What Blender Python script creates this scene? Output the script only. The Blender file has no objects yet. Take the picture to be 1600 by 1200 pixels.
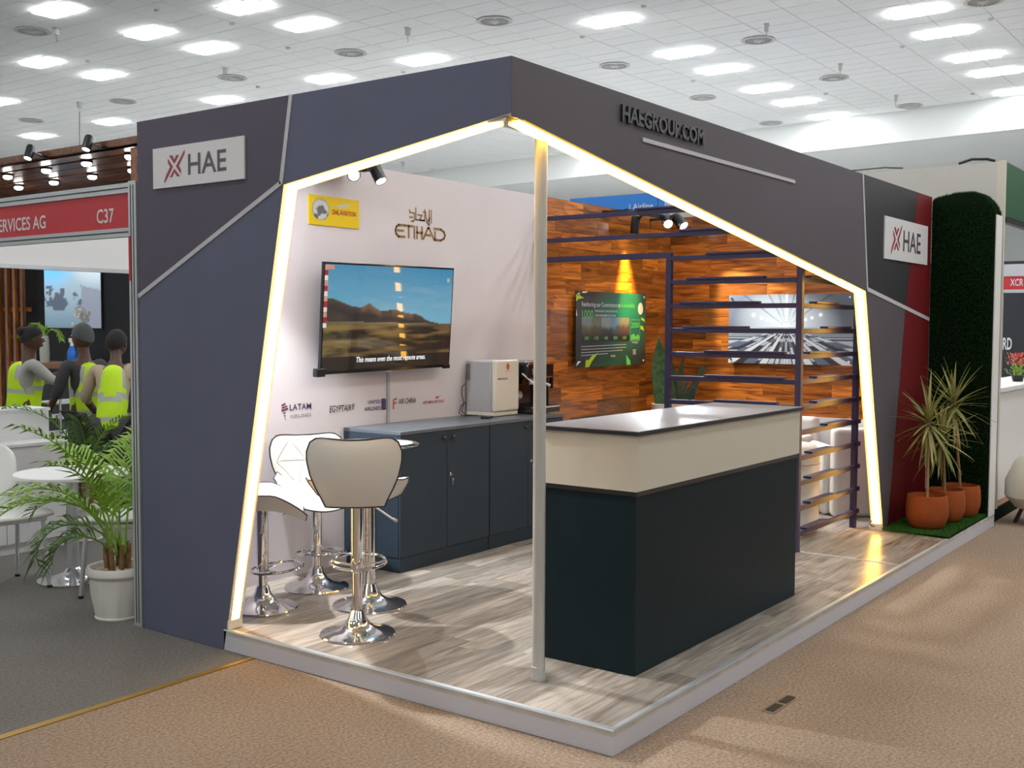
import bpy, bmesh, math, random
from mathutils import Vector, Matrix, Euler
rnd = random.Random(7)
PI = math.pi
S = bpy.context.scene
C = S.collection

# ------------------------------------------------------------------ camera, world, exposure
CAM = Vector((-3.3849, -2.0305, 1.5807)); YAW, PITCH, ROLL, FPX = 0.6354, -0.054, 0.0037, 1709.96
cd = bpy.data.cameras.new('camera'); cam = bpy.data.objects.new('camera', cd); C.objects.link(cam)
fwd = Vector((math.cos(PITCH)*math.cos(YAW), math.cos(PITCH)*math.sin(YAW), math.sin(PITCH)))
r0 = Vector((math.sin(YAW), -math.cos(YAW), 0)); u0 = r0.cross(fwd)
rt = r0*math.cos(ROLL)+u0*math.sin(ROLL); up = u0*math.cos(ROLL)-r0*math.sin(ROLL)
M3 = Matrix((rt, up, -fwd)).transposed()
cam.matrix_world = Matrix.Translation(CAM) @ M3.to_4x4()
cd.sensor_fit = 'HORIZONTAL'; cd.sensor_width = 36; cd.lens = 36*FPX/1600; cd.clip_end = 200; cd.clip_start = 0.05
S.camera = cam
def proj(p):
    d = Vector(p)-CAM; z = d.dot(fwd)
    return 800+FPX*d.dot(rt)/z, 600-FPX*d.dot(up)/z, z
W = bpy.data.worlds.new('hall'); S.world = W; W.use_nodes = True
W.node_tree.nodes['Background'].inputs[0].default_value = (0.75, 0.85, 1, 1)
W.node_tree.nodes['Background'].inputs[1].default_value = 0.05
vs = S.view_settings; vs.view_transform = 'Standard'; vs.look = 'None'; vs.gamma = 1; vs.use_curve_mapping = False
vs.exposure = 0.0
S.cycles.use_denoising = True
PANEL_EMIT = 40.0
LED_EMIT = 15.0
HP = 0.1       # platform height
HC = 5.2       # hall ceiling

# ------------------------------------------------------------------ materials
MT = {}
def nodes(name):
    m = bpy.data.materials.new(name); m.use_nodes = True
    return m, m.node_tree, m.node_tree.nodes['Principled BSDF']
def mat(name, col, rough=0.5, metal=0.0, emit=None, es=1.0, spec=0.5, noise=0.0, nscale=20.0, bump=0.0, trans=0.0, coat=0.0):
    if name in MT: return MT[name]
    m, t, b = nodes(name); L = t.links.new
    b.inputs['Base Color'].default_value = (*col, 1); b.inputs['Roughness'].default_value = rough
    b.inputs['Metallic'].default_value = metal; b.inputs['Specular IOR Level'].default_value = spec
    b.inputs['Coat Weight'].default_value = coat; b.inputs['Coat Roughness'].default_value = 0.05
    if trans: b.inputs['Transmission Weight'].default_value = trans
    if emit: b.inputs['Emission Color'].default_value = (*emit, 1); b.inputs['Emission Strength'].default_value = es
    if noise or bump:
        tc = t.nodes.new('ShaderNodeTexCoord'); n = t.nodes.new('ShaderNodeTexNoise')
        n.inputs['Scale'].default_value = nscale; n.inputs['Detail'].default_value = 5; L(tc.outputs['Object'], n.inputs['Vector'])
        if noise:
            r = t.nodes.new('ShaderNodeValToRGB'); a = r.color_ramp.elements
            a[0].position = .3; a[1].position = .7
            a[0].color = (*[c*(1-noise) for c in col], 1); a[1].color = (*[min(1, c*(1+noise)) for c in col], 1)
            L(n.outputs['Fac'], r.inputs['Fac']); L(r.outputs['Color'], b.inputs['Base Color'])
        if bump:
            p = t.nodes.new('ShaderNodeBump'); p.inputs['Strength'].default_value = bump; p.inputs['Distance'].default_value = 0.01
            L(n.outputs['Fac'], p.inputs['Height']); L(p.outputs['Normal'], b.inputs['Normal'])
    MT[name] = m; return m
def wood(name, c0, c1, rough=0.4, sx=1.2, sy=22, vary=0.35, coat=0.0, wear=None):
    """planks: grain along local x, tone and grain shift with the object's own random number"""
    m, t, b = nodes(name); L = t.links.new; N = t.nodes.new
    tc = N('ShaderNodeTexCoord'); oi = N('ShaderNodeObjectInfo')
    mu = N('ShaderNodeMath'); mu.operation = 'MULTIPLY'; mu.inputs[1].default_value = 37; L(oi.outputs['Random'], mu.inputs[0])
    ad = N('ShaderNodeVectorMath'); ad.operation = 'ADD'; L(tc.outputs['Object'], ad.inputs[0]); L(mu.outputs[0], ad.inputs[1])
    mp = N('ShaderNodeMapping'); mp.inputs['Scale'].default_value = (sx, sy, sy); L(ad.outputs[0], mp.inputs['Vector'])
    n = N('ShaderNodeTexNoise'); n.inputs['Scale'].default_value = 1.6; n.inputs['Detail'].default_value = 8; n.inputs['Distortion'].default_value = 1.2
    L(mp.outputs[0], n.inputs['Vector'])
    r = N('ShaderNodeValToRGB'); e = r.color_ramp.elements; e[0].position = .32; e[1].position = .68
    e[0].color = (*c0, 1); e[1].color = (*c1, 1); L(n.outputs['Fac'], r.inputs['Fac'])
    hv = N('ShaderNodeMapRange'); hv.inputs['To Min'].default_value = 1-vary; hv.inputs['To Max'].default_value = 1+vary
    L(oi.outputs['Random'], hv.inputs['Value'])
    vm = N('ShaderNodeVectorMath'); vm.operation = 'SCALE'; L(r.outputs['Color'], vm.inputs[0]); L(hv.outputs[0], vm.inputs['Scale'])
    L(vm.outputs[0], b.inputs['Base Color'])
    b.inputs['Roughness'].default_value = rough; b.inputs['Coat Weight'].default_value = coat; b.inputs['Coat Roughness'].default_value = .15
    bp = N('ShaderNodeBump'); bp.inputs['Strength'].default_value = .08; L(n.outputs['Fac'], bp.inputs['Height']); L(bp.outputs[0], b.inputs['Normal'])
    MT[name] = m; return m
def printed(name, rough=0.35, emit=0.0, coat=0.0):
    """flat print or screen picture: colours come from the mesh's own colour layer"""
    m, t, b = nodes(name); a = t.nodes.new('ShaderNodeVertexColor'); a.layer_name = 'print'
    if emit:
        b.inputs['Base Color'].default_value = (.01, .01, .01, 1)
        t.links.new(a.outputs[0], b.inputs['Emission Color']); b.inputs['Emission Strength'].default_value = emit
    else: t.links.new(a.outputs[0], b.inputs['Base Color'])
    b.inputs['Roughness'].default_value = rough; b.inputs['Coat Weight'].default_value = coat; b.inputs['Coat Roughness'].default_value = .02
    MT[name] = m; return m
def carpet(name):
    m, t, b = nodes(name); L = t.links.new; N = t.nodes.new
    tc = N('ShaderNodeTexCoord'); n = N('ShaderNodeTexNoise'); n.inputs['Scale'].default_value = 75; n.inputs['Detail'].default_value = 6; n.inputs['Roughness'].default_value = .75
    n2 = N('ShaderNodeTexNoise'); n2.inputs['Scale'].default_value = 1.3; n2.inputs['Detail'].default_value = 3
    L(tc.outputs['Object'], n.inputs['Vector']); L(tc.outputs['Object'], n2.inputs['Vector'])
    def ramp(c0, c1):
        r = N('ShaderNodeValToRGB'); e = r.color_ramp.elements; e[0].position = .36; e[1].position = .66
        e[0].color = (*c0, 1); e[1].color = (*c1, 1); L(n.outputs['Fac'], r.inputs['Fac']); return r
    ra = ramp((.19, .137, .10), (.44, .335, .25)); rb = ramp((.125, .118, .108), (.25, .238, .22))
    sp = N('ShaderNodeSeparateXYZ'); L(tc.outputs['Object'], sp.inputs[0])
    gt = N('ShaderNodeMath'); gt.operation = 'GREATER_THAN'; gt.inputs[1].default_value = 1.97; L(sp.outputs['Y'], gt.inputs[0])
    mx = N('ShaderNodeMix'); mx.data_type = 'RGBA'; L(gt.outputs[0], mx.inputs['Factor']); L(ra.outputs[0], mx.inputs['A']); L(rb.outputs[0], mx.inputs['B'])
    mr = N('ShaderNodeMapRange'); mr.inputs['To Min'].default_value = .82; mr.inputs['To Max'].default_value = 1.15; L(n2.outputs['Fac'], mr.inputs['Value'])
    vm = N('ShaderNodeVectorMath'); vm.operation = 'SCALE'; L(mx.outputs['Result'], vm.inputs[0]); L(mr.outputs[0], vm.inputs['Scale']); L(vm.outputs[0], b.inputs['Base Color'])
    b.inputs['Roughness'].default_value = .95; b.inputs['Specular IOR Level'].default_value = .1
    bp = N('ShaderNodeBump'); bp.inputs['Strength'].default_value = .5; bp.inputs['Distance'].default_value = .01; L(n.outputs['Fac'], bp.inputs['Height']); L(bp.outputs[0], b.inputs['Normal'])
    MT[name] = m; return m

carpet('carpet')
wood('floorwood', (.205, .172, .14), (.39, .345, .30), rough=.25, vary=.3, sx=1.7, sy=18)
wood('wallwood', (.13, .026, .004), (.58, .185, .022), rough=.3, vary=.5, sx=1.5, sy=18, coat=.4)
wood('darkwood', (.07, .025, .011), (.27, .10, .042), rough=.35, vary=.3, sx=1.5, sy=14)
printed('print', .4, coat=.2); printed('screenpic', .25, emit=.8, coat=1.0); printed('glowpic', .3, emit=1.25)
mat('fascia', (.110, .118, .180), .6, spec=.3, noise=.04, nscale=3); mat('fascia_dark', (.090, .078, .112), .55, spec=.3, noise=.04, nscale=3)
mat('fascia_black', (.03, .03, .034), .45); mat('red', (.14, .005, .007), .5); mat('stripe', (.5, .5, .53), .5)
mat('fascia_front', (.094, .083, .098), .6, spec=.3, noise=.04, nscale=3)
mat('reveal', (.8, .78, .74), .5); mat('white', (.78, .78, .78), .45); mat('lilac', (.73, .67, .69), .75, noise=.02, nscale=2)
mat('led', (1, .8, .5), .4, emit=(1, .52, .065), es=LED_EMIT)
mat('signwhite', (.68, .68, .70), .4); mat('logored', (.30, .035, .05), .4); mat('logogrey', (.09, .085, .10), .4); mat('letterblack', (.02, .02, .025), .3)
mat('pole', (.52, .53, .52), .38, metal=.35); mat('chrome', (.82, .82, .84), .09, metal=1.0); mat('steel', (.55, .56, .58), .3, metal=1.0); mat('alu', (.62, .65, .67), .35, metal=.6)
mat('navy', (.024, .040, .058), .45, spec=.3, noise=.05, nscale=4); mat('navytop', (.10, .115, .135), .35); mat('counterdark', (.007, .017, .023), .45, spec=.15, noise=.06, nscale=5); mat('shadedboard', (.50, .49, .46), .6); mat('cream', (.58, .545, .46), .45, spec=.3)
mat('countertop', (.14, .147, .17), .38); mat('slabedge', (.018, .02, .022), .35)
mat('leather', (.70, .665, .61), .42); mat('piping', (.02, .02, .025), .4); mat('seam', (.5, .47, .43), .6)
mat('black', (.012, .012, .014), .4); mat('blackgloss', (.01, .01, .012), .12); mat('rail', (.026, .022, .075), .42)
mat('lens', (1, 1, 1), .3, emit=(1, .98, .95), es=30)
mat('ceiling', (.82, .85, .85), .85); mat('tile', (.86, .87, .875), .85); mat('hallwall', (.84, .86, .85), .8); mat('bouncefloor', (.80, .80, .79), .6); mat('farceil', (.88, .90, .90), .8)
mat('panel', (1, 1, 1), .4, emit=(.975, 1.0, 1.0), es=PANEL_EMIT); mat('vent', (.55, .55, .54), .6); mat('ventdark', (.20, .20, .20), .7)
mat('skirt', (.56, .55, .60), .55); mat('skirttop', (.50, .47, .43), .5, noise=.15, nscale=9)
mat('grey_plastic', (.46, .46, .47), .4); mat('fridgedoor', (.78, .73, .63), .22, coat=.4); mat('whiteplastic', (.82, .82, .80), .35)
mat('gold', (.42, .25, .045), .4, metal=.6); mat('goldtext', (.30, .17, .05), .4)
mat('turf', (.004, .011, .004), .95, spec=.1); mat('turfblade', (.009, .040, .010), .9, spec=.1); mat('matblade', (.035, .13, .015), .8, spec=.2)
mat('terracotta', (.30, .072, .018), .8, spec=.2, noise=.12, nscale=8, bump=.1); mat('soil', (.03, .02, .012), .95, bump=.6, nscale=40)
mat('stem', (.30, .20, .10), .7); mat('dracaena', (.34, .31, .11), .55); mat('dracaena_green', (.22, .25, .06), .55)
mat('palm', (.22, .40, .03), .45, noise=.3, nscale=6); mat('palm_dark', (.10, .22, .03), .45); mat('cane', (.20, .11, .04), .7, noise=.4, nscale=30)
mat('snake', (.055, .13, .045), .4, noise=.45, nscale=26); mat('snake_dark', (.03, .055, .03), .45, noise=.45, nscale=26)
mat('potwhite', (.72, .70, .66), .45); mat('pebble', (.5, .42, .32), .8, bump=.8, nscale=60)
mat('redsign', (.50, .035, .045), .35); mat('green_sign', (.012, .09, .035), .4); mat('blue_sign', (.02, .19, .62), .4)
mat('hivis', (.52, .80, .0), .6); mat('silverband', (.42, .44, .40), .4); mat('skin', (.085, .038, .022), .5); mat('hair', (.012, .010, .010), .8); mat('greyhair', (.10, .11, .11), .9)
mat('greycloth', (.38, .38, .36), .85); mat('tan', (.42, .33, .23), .8); mat('darkcloth', (.05, .05, .055), .85); mat('navycloth', (.015, .02, .06), .8); mat('brown', (.22, .09, .04), .45)
mat('bluewater', (.01, .16, .62), .15); mat('darkwall', (.012, .013, .017), .6); mat('dhl', (.80, .55, .0), .4); mat('dhlred', (.42, .01, .02), .4)
mat('navyink', (.035, .02, .10), .5); mat('blackink', (.02, .02, .03), .5); mat('redink', (.42, .02, .04), .5); mat('greyink', (.25, .23, .27), .5); mat('orangeink', (.55, .09, .02), .5)
mat('posterdark', (.018, .022, .026), .2); mat('ink_white', (.62, .66, .66), .4); mat('ink_green', (.10, .55, .12), .4); mat('ink_lime', (.42, .60, .02), .4); mat('ink_teal', (.25, .45, .38), .4)
mat('subtitle', (.8, .8, .8), .4, emit=(.8, .9, 1), es=.7); mat('sticker', (.75, .35, .25), .5); mat('pinkleaf', (.65, .12, .08), .6); mat('beanbag', (.62, .58, .48), .7)
mat('flowerwhite', (.9, .9, .88), .6); mat('sofa', (.80, .77, .73), .55)
m, t, b = nodes('glass'); b.inputs['Transmission Weight'].default_value = 1; b.inputs['Roughness'].default_value = .02; b.inputs['Base Color'].default_value = (.75, .95, .88, 1); MT['glass'] = m
# leaves hold a bit of light
for k in ('palm', 'palm_dark', 'hivis'):
    MT[k].node_tree.nodes['Principled BSDF'].inputs['Subsurface Weight'].default_value = 0.0

# ------------------------------------------------------------------ mesh helpers
class MB:
    def __init__(s): s.v = []; s.f = []; s.mi = []; s.cur = 0
    def m(s, i): s.cur = i; return s
    def add(s, vs_, fs, T=None):
        n = len(s.v)
        s.v += [tuple(T @ Vector(p)) if T is not None else tuple(p) for p in vs_]
        for f in fs: s.f.append(tuple(n+i for i in f)); s.mi.append(s.cur)
        return s
    def box(s, x0, y0, z0, x1, y1, z1, T=None):
        if x0 > x1: x0, x1 = x1, x0
        if y0 > y1: y0, y1 = y1, y0
        if z0 > z1: z0, z1 = z1, z0
        return s.add([(x0,y0,z0),(x1,y0,z0),(x1,y1,z0),(x0,y1,z0),(x0,y0,z1),(x1,y0,z1),(x1,y1,z1),(x0,y1,z1)],
            [(0,3,2,1),(4,5,6,7),(0,1,5,4),(1,2,6,5),(2,3,7,6),(3,0,4,7)], T)
    def prism(s, poly, ax, a0, a1, T=None):
        """poly in the other two axes (order yz for x, xz for y, xy for z), extruded a0..a1 along ax"""
        def P(p, a): return (a, p[0], p[1]) if ax == 'x' else (p[0], a, p[1]) if ax == 'y' else (p[0], p[1], a)
        n = len(poly); vs_ = [P(p, a0) for p in poly]+[P(p, a1) for p in poly]
        fs = [tuple(range(n-1, -1, -1)), tuple(range(n, 2*n))]+[(i, (i+1) % n, n+(i+1) % n, n+i) for i in range(n)]
        return s.add(vs_, fs, T)
    def lathe(s, prof, n=24, c=(0,0,0), T=None, caps=True):
        vs_ = []; fs = []
        for r, z in prof:
            for k in range(n): a = 2*PI*k/n; vs_.append((c[0]+r*math.cos(a), c[1]+r*math.sin(a), c[2]+z))
        for i in range(len(prof)-1):
            for k in range(n): k2 = (k+1) % n; fs.append((i*n+k, i*n+k2, (i+1)*n+k2, (i+1)*n+k))
        if caps: fs += [tuple(range(n-1, -1, -1)), tuple((len(prof)-1)*n+k for k in range(n))]
        return s.add(vs_, fs, T)
    def tube(s, pts, r, n=8, closed=False, T=None):
        pts = [Vector(p) for p in pts]; N = len(pts); rs = r if isinstance(r, (list, tuple)) else [r]*N
        vs_ = []; fs = []; ref = None
        for i, p in enumerate(pts):
            a = pts[(i-1) % N] if (closed or i > 0) else p; b_ = pts[(i+1) % N] if (closed or i < N-1) else p
            d = (b_-a).normalized()
            if ref is None: ref = Vector((0,0,1)) if abs(d.z) < .9 else Vector((1,0,0))
            x = d.cross(ref).normalized(); y = x.cross(d).normalized(); ref = y
            for k in range(n): q = 2*PI*k/n; vs_.append(tuple(p+(x*math.cos(q)+y*math.sin(q))*rs[i]))
        for i in range(N if closed else N-1):
            j = (i+1) % N
            for k in range(n): k2 = (k+1) % n; fs.append((i*n+k, i*n+k2, j*n+k2, j*n+k))
        if not closed: fs += [tuple(range(n-1, -1, -1)), tuple((N-1)*n+k for k in range(n))]
        return s.add(vs_, fs, T)
    def grid(s, fn, nu, nv, T=None, closed_v=False):
        vs_ = [fn(i/nu, j/nv) for i in range(nu+1) for j in range(nv+1)]
        fs = [(i*(nv+1)+j, (i+1)*(nv+1)+j, (i+1)*(nv+1)+j+1, i*(nv+1)+j+1) for i in range(nu) for j in range(nv)]
        return s.add(vs_, fs, T)
    def sphere(s, c, r, n=14, m_=9, T=None):
        if not isinstance(r, tuple): r = (r, r, r)
        prof = [(max(math.sin(PI*i/m_), .001), -math.cos(PI*i/m_)) for i in range(m_+1)]
        vs_ = []; fs = []
        for a, z in prof:
            for k in range(n): q = 2*PI*k/n; vs_.append((c[0]+a*math.cos(q)*r[0], c[1]+a*math.sin(q)*r[1], c[2]+z*r[2]))
        for i in range(m_):
            for k in range(n): k2 = (k+1) % n; fs.append((i*n+k, i*n+k2, (i+1)*n+k2, (i+1)*n+k))
        return s.add(vs_, fs, T)
    def mesh(s, name, mats):
        me = bpy.data.meshes.new(name); me.from_pydata(s.v, [], s.f)
        for k in (mats if isinstance(mats, (list, tuple)) else [mats]): me.materials.append(MT[k])
        me.polygons.foreach_set('material_index', s.mi); me.update(); return me
def fixn(me):
    bm = bmesh.new(); bm.from_mesh(me); bmesh.ops.recalc_face_normals(bm, faces=bm.faces); bm.to_mesh(me); bm.free()
def link(name, me, parent=None, loc=None, rot=None, label=None):
    o = bpy.data.objects.new(name, me); C.objects.link(o); o.parent = parent
    if loc: o.location = loc
    if rot: o.rotation_euler = rot
    if label: o['label'] = label
    return o
def build(name, mb, mats, parent=None, smooth=False, bevel=0, loc=None, rot=None, label=None, norm=True, seg=2):
    me = mb.mesh(name, mats)
    if norm: fixn(me)
    if smooth: me.shade_smooth(); me.set_sharp_from_angle(angle=math.radians(smooth if smooth is not True else 40))
    o = link(name, me, parent, loc, rot, label)
    if bevel:
        bv = o.modifiers.new('bevel', 'BEVEL'); bv.width = bevel; bv.segments = seg; bv.limit_method = 'ANGLE'
        me.shade_smooth(); me.set_sharp_from_angle(angle=math.radians(50))
    return o
def tag(o, label, cat, group=None):
    o['label'] = label; o['category'] = cat
    if group: o['group'] = group
    return o
def thing(name, label, cat, loc=(0,0,0), rz=0, group=None):
    o = bpy.data.objects.new(name, None); C.objects.link(o); o.location = loc; o.rotation_euler = (0,0,rz); o.empty_display_size = .1
    return tag(o, label, cat, group)
def struct(o): o['kind'] = 'structure'; return o
def stuff(o): o['kind'] = 'stuff'; return o
def dup(root, loc, rz, label=None, skip=(), drop=0):
    r = root.copy(); C.objects.link(r); r.location = loc; r.rotation_euler = (0,0,rz)
    if label: r['label'] = label
    for ch in list(root.children):
        if ch.name.split('.')[0] in skip: continue
        c = ch.copy(); C.objects.link(c); c.parent = r
        if ch.name.split('.')[0] not in ('base', 'lower_pole'): c.location.z -= drop
        for g in ch.children:
            d = g.copy(); C.objects.link(d); d.parent = c
    return r
def text(mb, s, size, T, width=None, bold=0.0, depth=0.0, align='LEFT', shear=0.0, spacing=1.0):
    """lettering: a built-in font outline laid flat in local xy, put in place by T; width stretches it to fit"""
    cu = bpy.data.curves.new('lettering', 'FONT'); cu.body = s; cu.size = 1; cu.offset = bold; cu.extrude = 0; cu.resolution_u = 3; cu.shear = shear; cu.space_character = spacing
    o = bpy.data.objects.new('lettering', cu); C.objects.link(o)
    bpy.context.view_layer.update()
    me = bpy.data.meshes.new_from_object(o.evaluated_get(bpy.context.evaluated_depsgraph_get()))
    C.objects.unlink(o); bpy.data.objects.remove(o)
    xs = [v.co.x for v in me.vertices]; ys = [v.co.y for v in me.vertices]
    x0, x1, y0, y1 = min(xs), max(xs), min(ys), max(ys)
    sy = size/(0.73); sx = width/(x1-x0) if width else sy
    w = (x1-x0)*sx; ox = {'LEFT': 0, 'CENTER': -w/2, 'RIGHT': -w}[align]
    P2 = [((v.co.x-x0)*sx+ox, v.co.y*sy) for v in me.vertices]
    fs = [tuple(p.vertices) for p in me.polygons]
    if depth:
        n = len(P2); vs_ = [(x, y, depth) for x, y in P2]+[(x, y, 0) for x, y in P2]
        cnt = {}
        for f in fs:
            for i in range(len(f)): e = (f[i], f[(i+1) % len(f)]); cnt[e] = 1
        side = [(a, a+n, b_+n, b_) for (a, b_) in cnt if (b_, a) not in cnt]
        mb.add(vs_, fs+side, T)
    else: mb.add([(x, y, 0) for x, y in P2], fs, T)
    bpy.data.meshes.remove(me); bpy.data.curves.remove(cu)
    return w
def frame(o, x, y):
    """matrix: local x, y given as world directions, z = x cross y, at origin o"""
    x = Vector(x).normalized(); y = Vector(y).normalized(); z = x.cross(y)
    return Matrix.Translation(o) @ Matrix((x, y, z)).transposed().to_4x4()
FL = lambda y, z, d=0.0: frame((-d, y, z), (0,-1,0), (0,0,1))           # on a face looking to -x
FR = lambda x, z, y: frame((x, y, z), (1,0,0), (0,0,1))                 # on a face looking to -y
def picture(name, fn, nu, nv, w, h, material, parent, T, label=None):
    """flat print: a fine grid whose colour layer is computed by fn(u, v)"""
    mb = MB(); mb.grid(lambda u, v: (u*w, v*h, 0), nu, nv, T)
    me = mb.mesh(name, material); ca = me.color_attributes.new('print', 'FLOAT_COLOR', 'POINT')
    buf = []
    for i in range(nu+1):
        for j in range(nv+1): c = fn(i/nu, j/nv); buf += [c[0], c[1], c[2], 1]
    ca.data.foreach_set('color', buf)
    return link(name, me, parent, label=label)
def vnoise(x, y, s=0):
    def h(i, j): n = math.sin(i*127.1+j*311.7+s*74.7)*43758.5453; return n-math.floor(n)
    i, j = math.floor(x), math.floor(y); fx, fy = x-i, y-j; fx = fx*fx*(3-2*fx); fy = fy*fy*(3-2*fy)
    return (h(i,j)*(1-fx)+h(i+1,j)*fx)*(1-fy)+(h(i,j+1)*(1-fx)+h(i+1,j+1)*fx)*fy
def fbm(x, y, s=0, o=4): return sum(vnoise(x*2**k, y*2**k, s+k)/2**(k+1) for k in range(o))
def mix(a, b_, t): t = max(0, min(1, t)); return tuple(p*(1-t)+q*t for p, q in zip(a, b_))

# ------------------------------------------------------------------ hall: floor, walls, ceiling
def hall():
    mb = MB(); mb.box(-14, -14, -.1, 26, 26, 0); struct(build('floor', mb, 'carpet'))
    # unseen pale floor, added to bounce light up onto the ceiling
    mb = MB()
    for b_ in ((9.6, -6, 26, 2.2), (6.7, 2.2, 26, 26), (-8, 9.2, 6.7, 26)): mb.box(b_[0], b_[1], 0.0005, b_[2], b_[3], .012)
    struct(build('floor', mb, 'bouncefloor'))
    mb = MB(); mb.box(-14, -14, HC+.03, 26, 26, HC+.2); ce = struct(build('ceiling', mb, 'ceiling'))
    # far bulkhead, slightly skewed to the stand, and the lower ceiling behind it
    a = math.atan(.085); mb = MB(); mb.box(0, -18, 4.70, .25, 16, HC+.03)
    struct(build('wall_far', mb, 'hallwall', loc=(15.25, 0, 0), rot=(0, 0, -a)))
    mb = MB(); mb.prism([(14.2, -14), (26, -14), (26, 26), (17.6, 26)], 'z', 4.72, 4.9); struct(build('ceiling', mb, 'farceil'))
    for nm, bx in (('wall_back', (-14.2, -14, 0, -14, 26, HC)), ('wall_right', (-14, -14.2, 0, 26, -14, HC)), ('wall_left', (-14, 26, 0, 26, 26.2, HC)), ('wall_far', (26, -14, 0, 26.2, 26, HC))):
        mb = MB(); mb.box(*bx); struct(build(nm, mb, 'hallwall'))
    # suspended tiles: the 300 that show largest one by one, the rest joined
    tw, tl = .31, .62; cand = []
    for i in range(-8, 70):
        for j in range(-10, 42):
            x = i*tw; y = j*tl-.06
            if x+tw > 15.2+.085*y: continue
            px, py, z = proj((x+tw/2, y+tl/2, HC))
            if z < 1 or px < -60 or px > 1660 or py < -40 or py > 345: continue
            cand.append((z, x, y))
    cand.sort(); mb = MB(); mb.box(.004, .004, .0, tw-.004, tl-.004, .026); tm = mb.mesh('ceiling_tile', 'tile')
    for z, x, y in cand[:300]: link('ceiling_tile', tm, ce, loc=(x, y, HC+rnd.uniform(0, .002)))
    mb = MB()
    for z, x, y in cand[300:]: mb.box(x+.004, y+.004, HC, x+tw-.004, y+tl-.004, HC+.026)
    stuff(build('ceiling_tiles', mb, 'tile', ce, norm=False))
    # recessed light panels
    def c5(x, y): k = (HC-CAM.z)/(4.5-CAM.z); return CAM.x+(x-CAM.x)*k, CAM.y+(y-CAM.y)*k
    L = [(2.444,7.548),(3.435,7.547),(4.186,7.548),(5.946,7.576),(3.49,9.6),(4.252,9.6),(6.008,9.6),(7.2,9.6),(4.353,12.1),(6.074,12.16),(6.108,14.17),(5.901,6.05),(3.399,6.04),(4.144,6.04),
         (5.765,3.55),(7.267,3.56),(8.212,3.56),(9.451,3.565),(10.435,3.58),(11.625,3.57),(7.134,1.08),(8.046,1.07),(9.253,1.075),(10.147,1.065),(11.39,1.085),
         (8.16,6.05),(9.4,6.05),(10.35,6.05),(11.85,6.05),(8.16,7.56),(9.4,7.56),(10.35,7.56),(11.95,7.56),(7.2,7.56),(8.2,9.6),(9.4,9.6),(7.2,12.1),(8.2,12.1)]
    # the same pattern goes on over the part of the hall the camera turns its back to
    for x in (-9, -6.5, -4, -1.5, .9, 2.4, 3.4, 4.2, 5.9):
        for y in (-7.2, -4.6, -1.4, 1.07): L.append((x, y))
    for x in (-9, -6.5, -4, -1.5, .6):
        for y in (3.56, 6.05, 9.6, 13): L.append((x, y))
    for x in (7.2, 9.3, 11.4):
        for y in (-1.4, -4.6): L.append((x, y))
    rr = []
    for cx, cy, a0 in ((.12, .27, 0), (-.12, .27, 90), (-.12, -.27, 180), (.12, -.27, 270)):
        for k in range(4): q = math.radians(a0+30*k); rr.append((cx+.035*math.cos(q), cy+.035*math.sin(q)))
    mb = MB(); mb.prism(rr, 'z', -.022, -.004); dm = mb.mesh('diffuser', 'panel'); fixn(dm)
    mb = MB(); mb.box(-.165, -.315, -.006, .165, .315, -.0005); fm = mb.mesh('panel_frame', 'white')
    L = sorted([(*c5(x, y),) for x, y in L], key=lambda p: (p[0]-CAM.x)**2+(p[1]-CAM.y)**2)
    for x, y in L:
        if x > 15.0+.085*y: x = 15.06+.085*y
        t = thing('ceiling_light', 'bright white rectangular light panel set into the tiled hall ceiling', 'light', (x, y, HC), 0, 'ceiling light panels')
        link('diffuser', dm, t); link('panel_frame', fm, t)
    # round air diffusers
    rm = MB(); rm.lathe([(.20,0),(.215,-.012),(.17,-.016),(.165,-.004)], 28); rm = rm.mesh('vent_ring', 'vent'); fixn(rm)
    cm = MB(); cm.lathe([(.06,0),(.06,-.018),(.02,-.024)], 18); cm = cm.mesh('vent_core', 'vent'); fixn(cm)
    pm = MB(); pm.lathe([(.168,-.001),(.168,-.003)], 24); pm = pm.mesh('vent_plate', 'ventdark'); fixn(pm)
    vm = MB()
    for k in range(20): vm.box(.06, -.006, -.014, .168, .006, -.003, Matrix.Rotation(2*PI*k/20, 4, 'Z'))
    vm = vm.mesh('vane', 'vent')
    for x, y in ((2.71,8.436),(5.11,4.457),(5.193,6.467),(5.231,8.464),(7.338,4.463),(7.243,2.695),(9.355,2.677),(7.157,.503),(9.481,4.439),(11.659,4.441),(11.543,2.454),(5.297,10.748),(5.339,13.03),(9.4,6.6),(11.6,6.6),(9.4,8.4)):
        t = thing('air_vent', 'round grey air diffuser with radial vanes in the tiled hall ceiling', 'vent', (*c5(x, y), HC), 0, 'ceiling air diffusers')
        link('ring', rm, t); link('core', cm, t); link('plate', pm, t); stuff(link('vanes', vm, t))
    # small hanging brackets and detectors
    bm_ = MB(); bm_.box(-.05,-.03,-.008,.05,.03,0); bm_.box(-.03,-.022,-.085,.03,.022,-.008); bm_ = bm_.mesh('bracket', 'vent')
    km = MB(); km.tube([(0,0,-.085),(0,0,-.13),(.02,0,-.15),(.0,0,-.165)], .006, 6); km = km.mesh('hook', 'steel')
    def at(px, py, z=HC):
        d = fwd+rt*((px-800)/FPX)-up*((py-600)/FPX); k = (z-CAM.z)/d.z; return CAM.x+d.x*k, CAM.y+d.y*k
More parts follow.
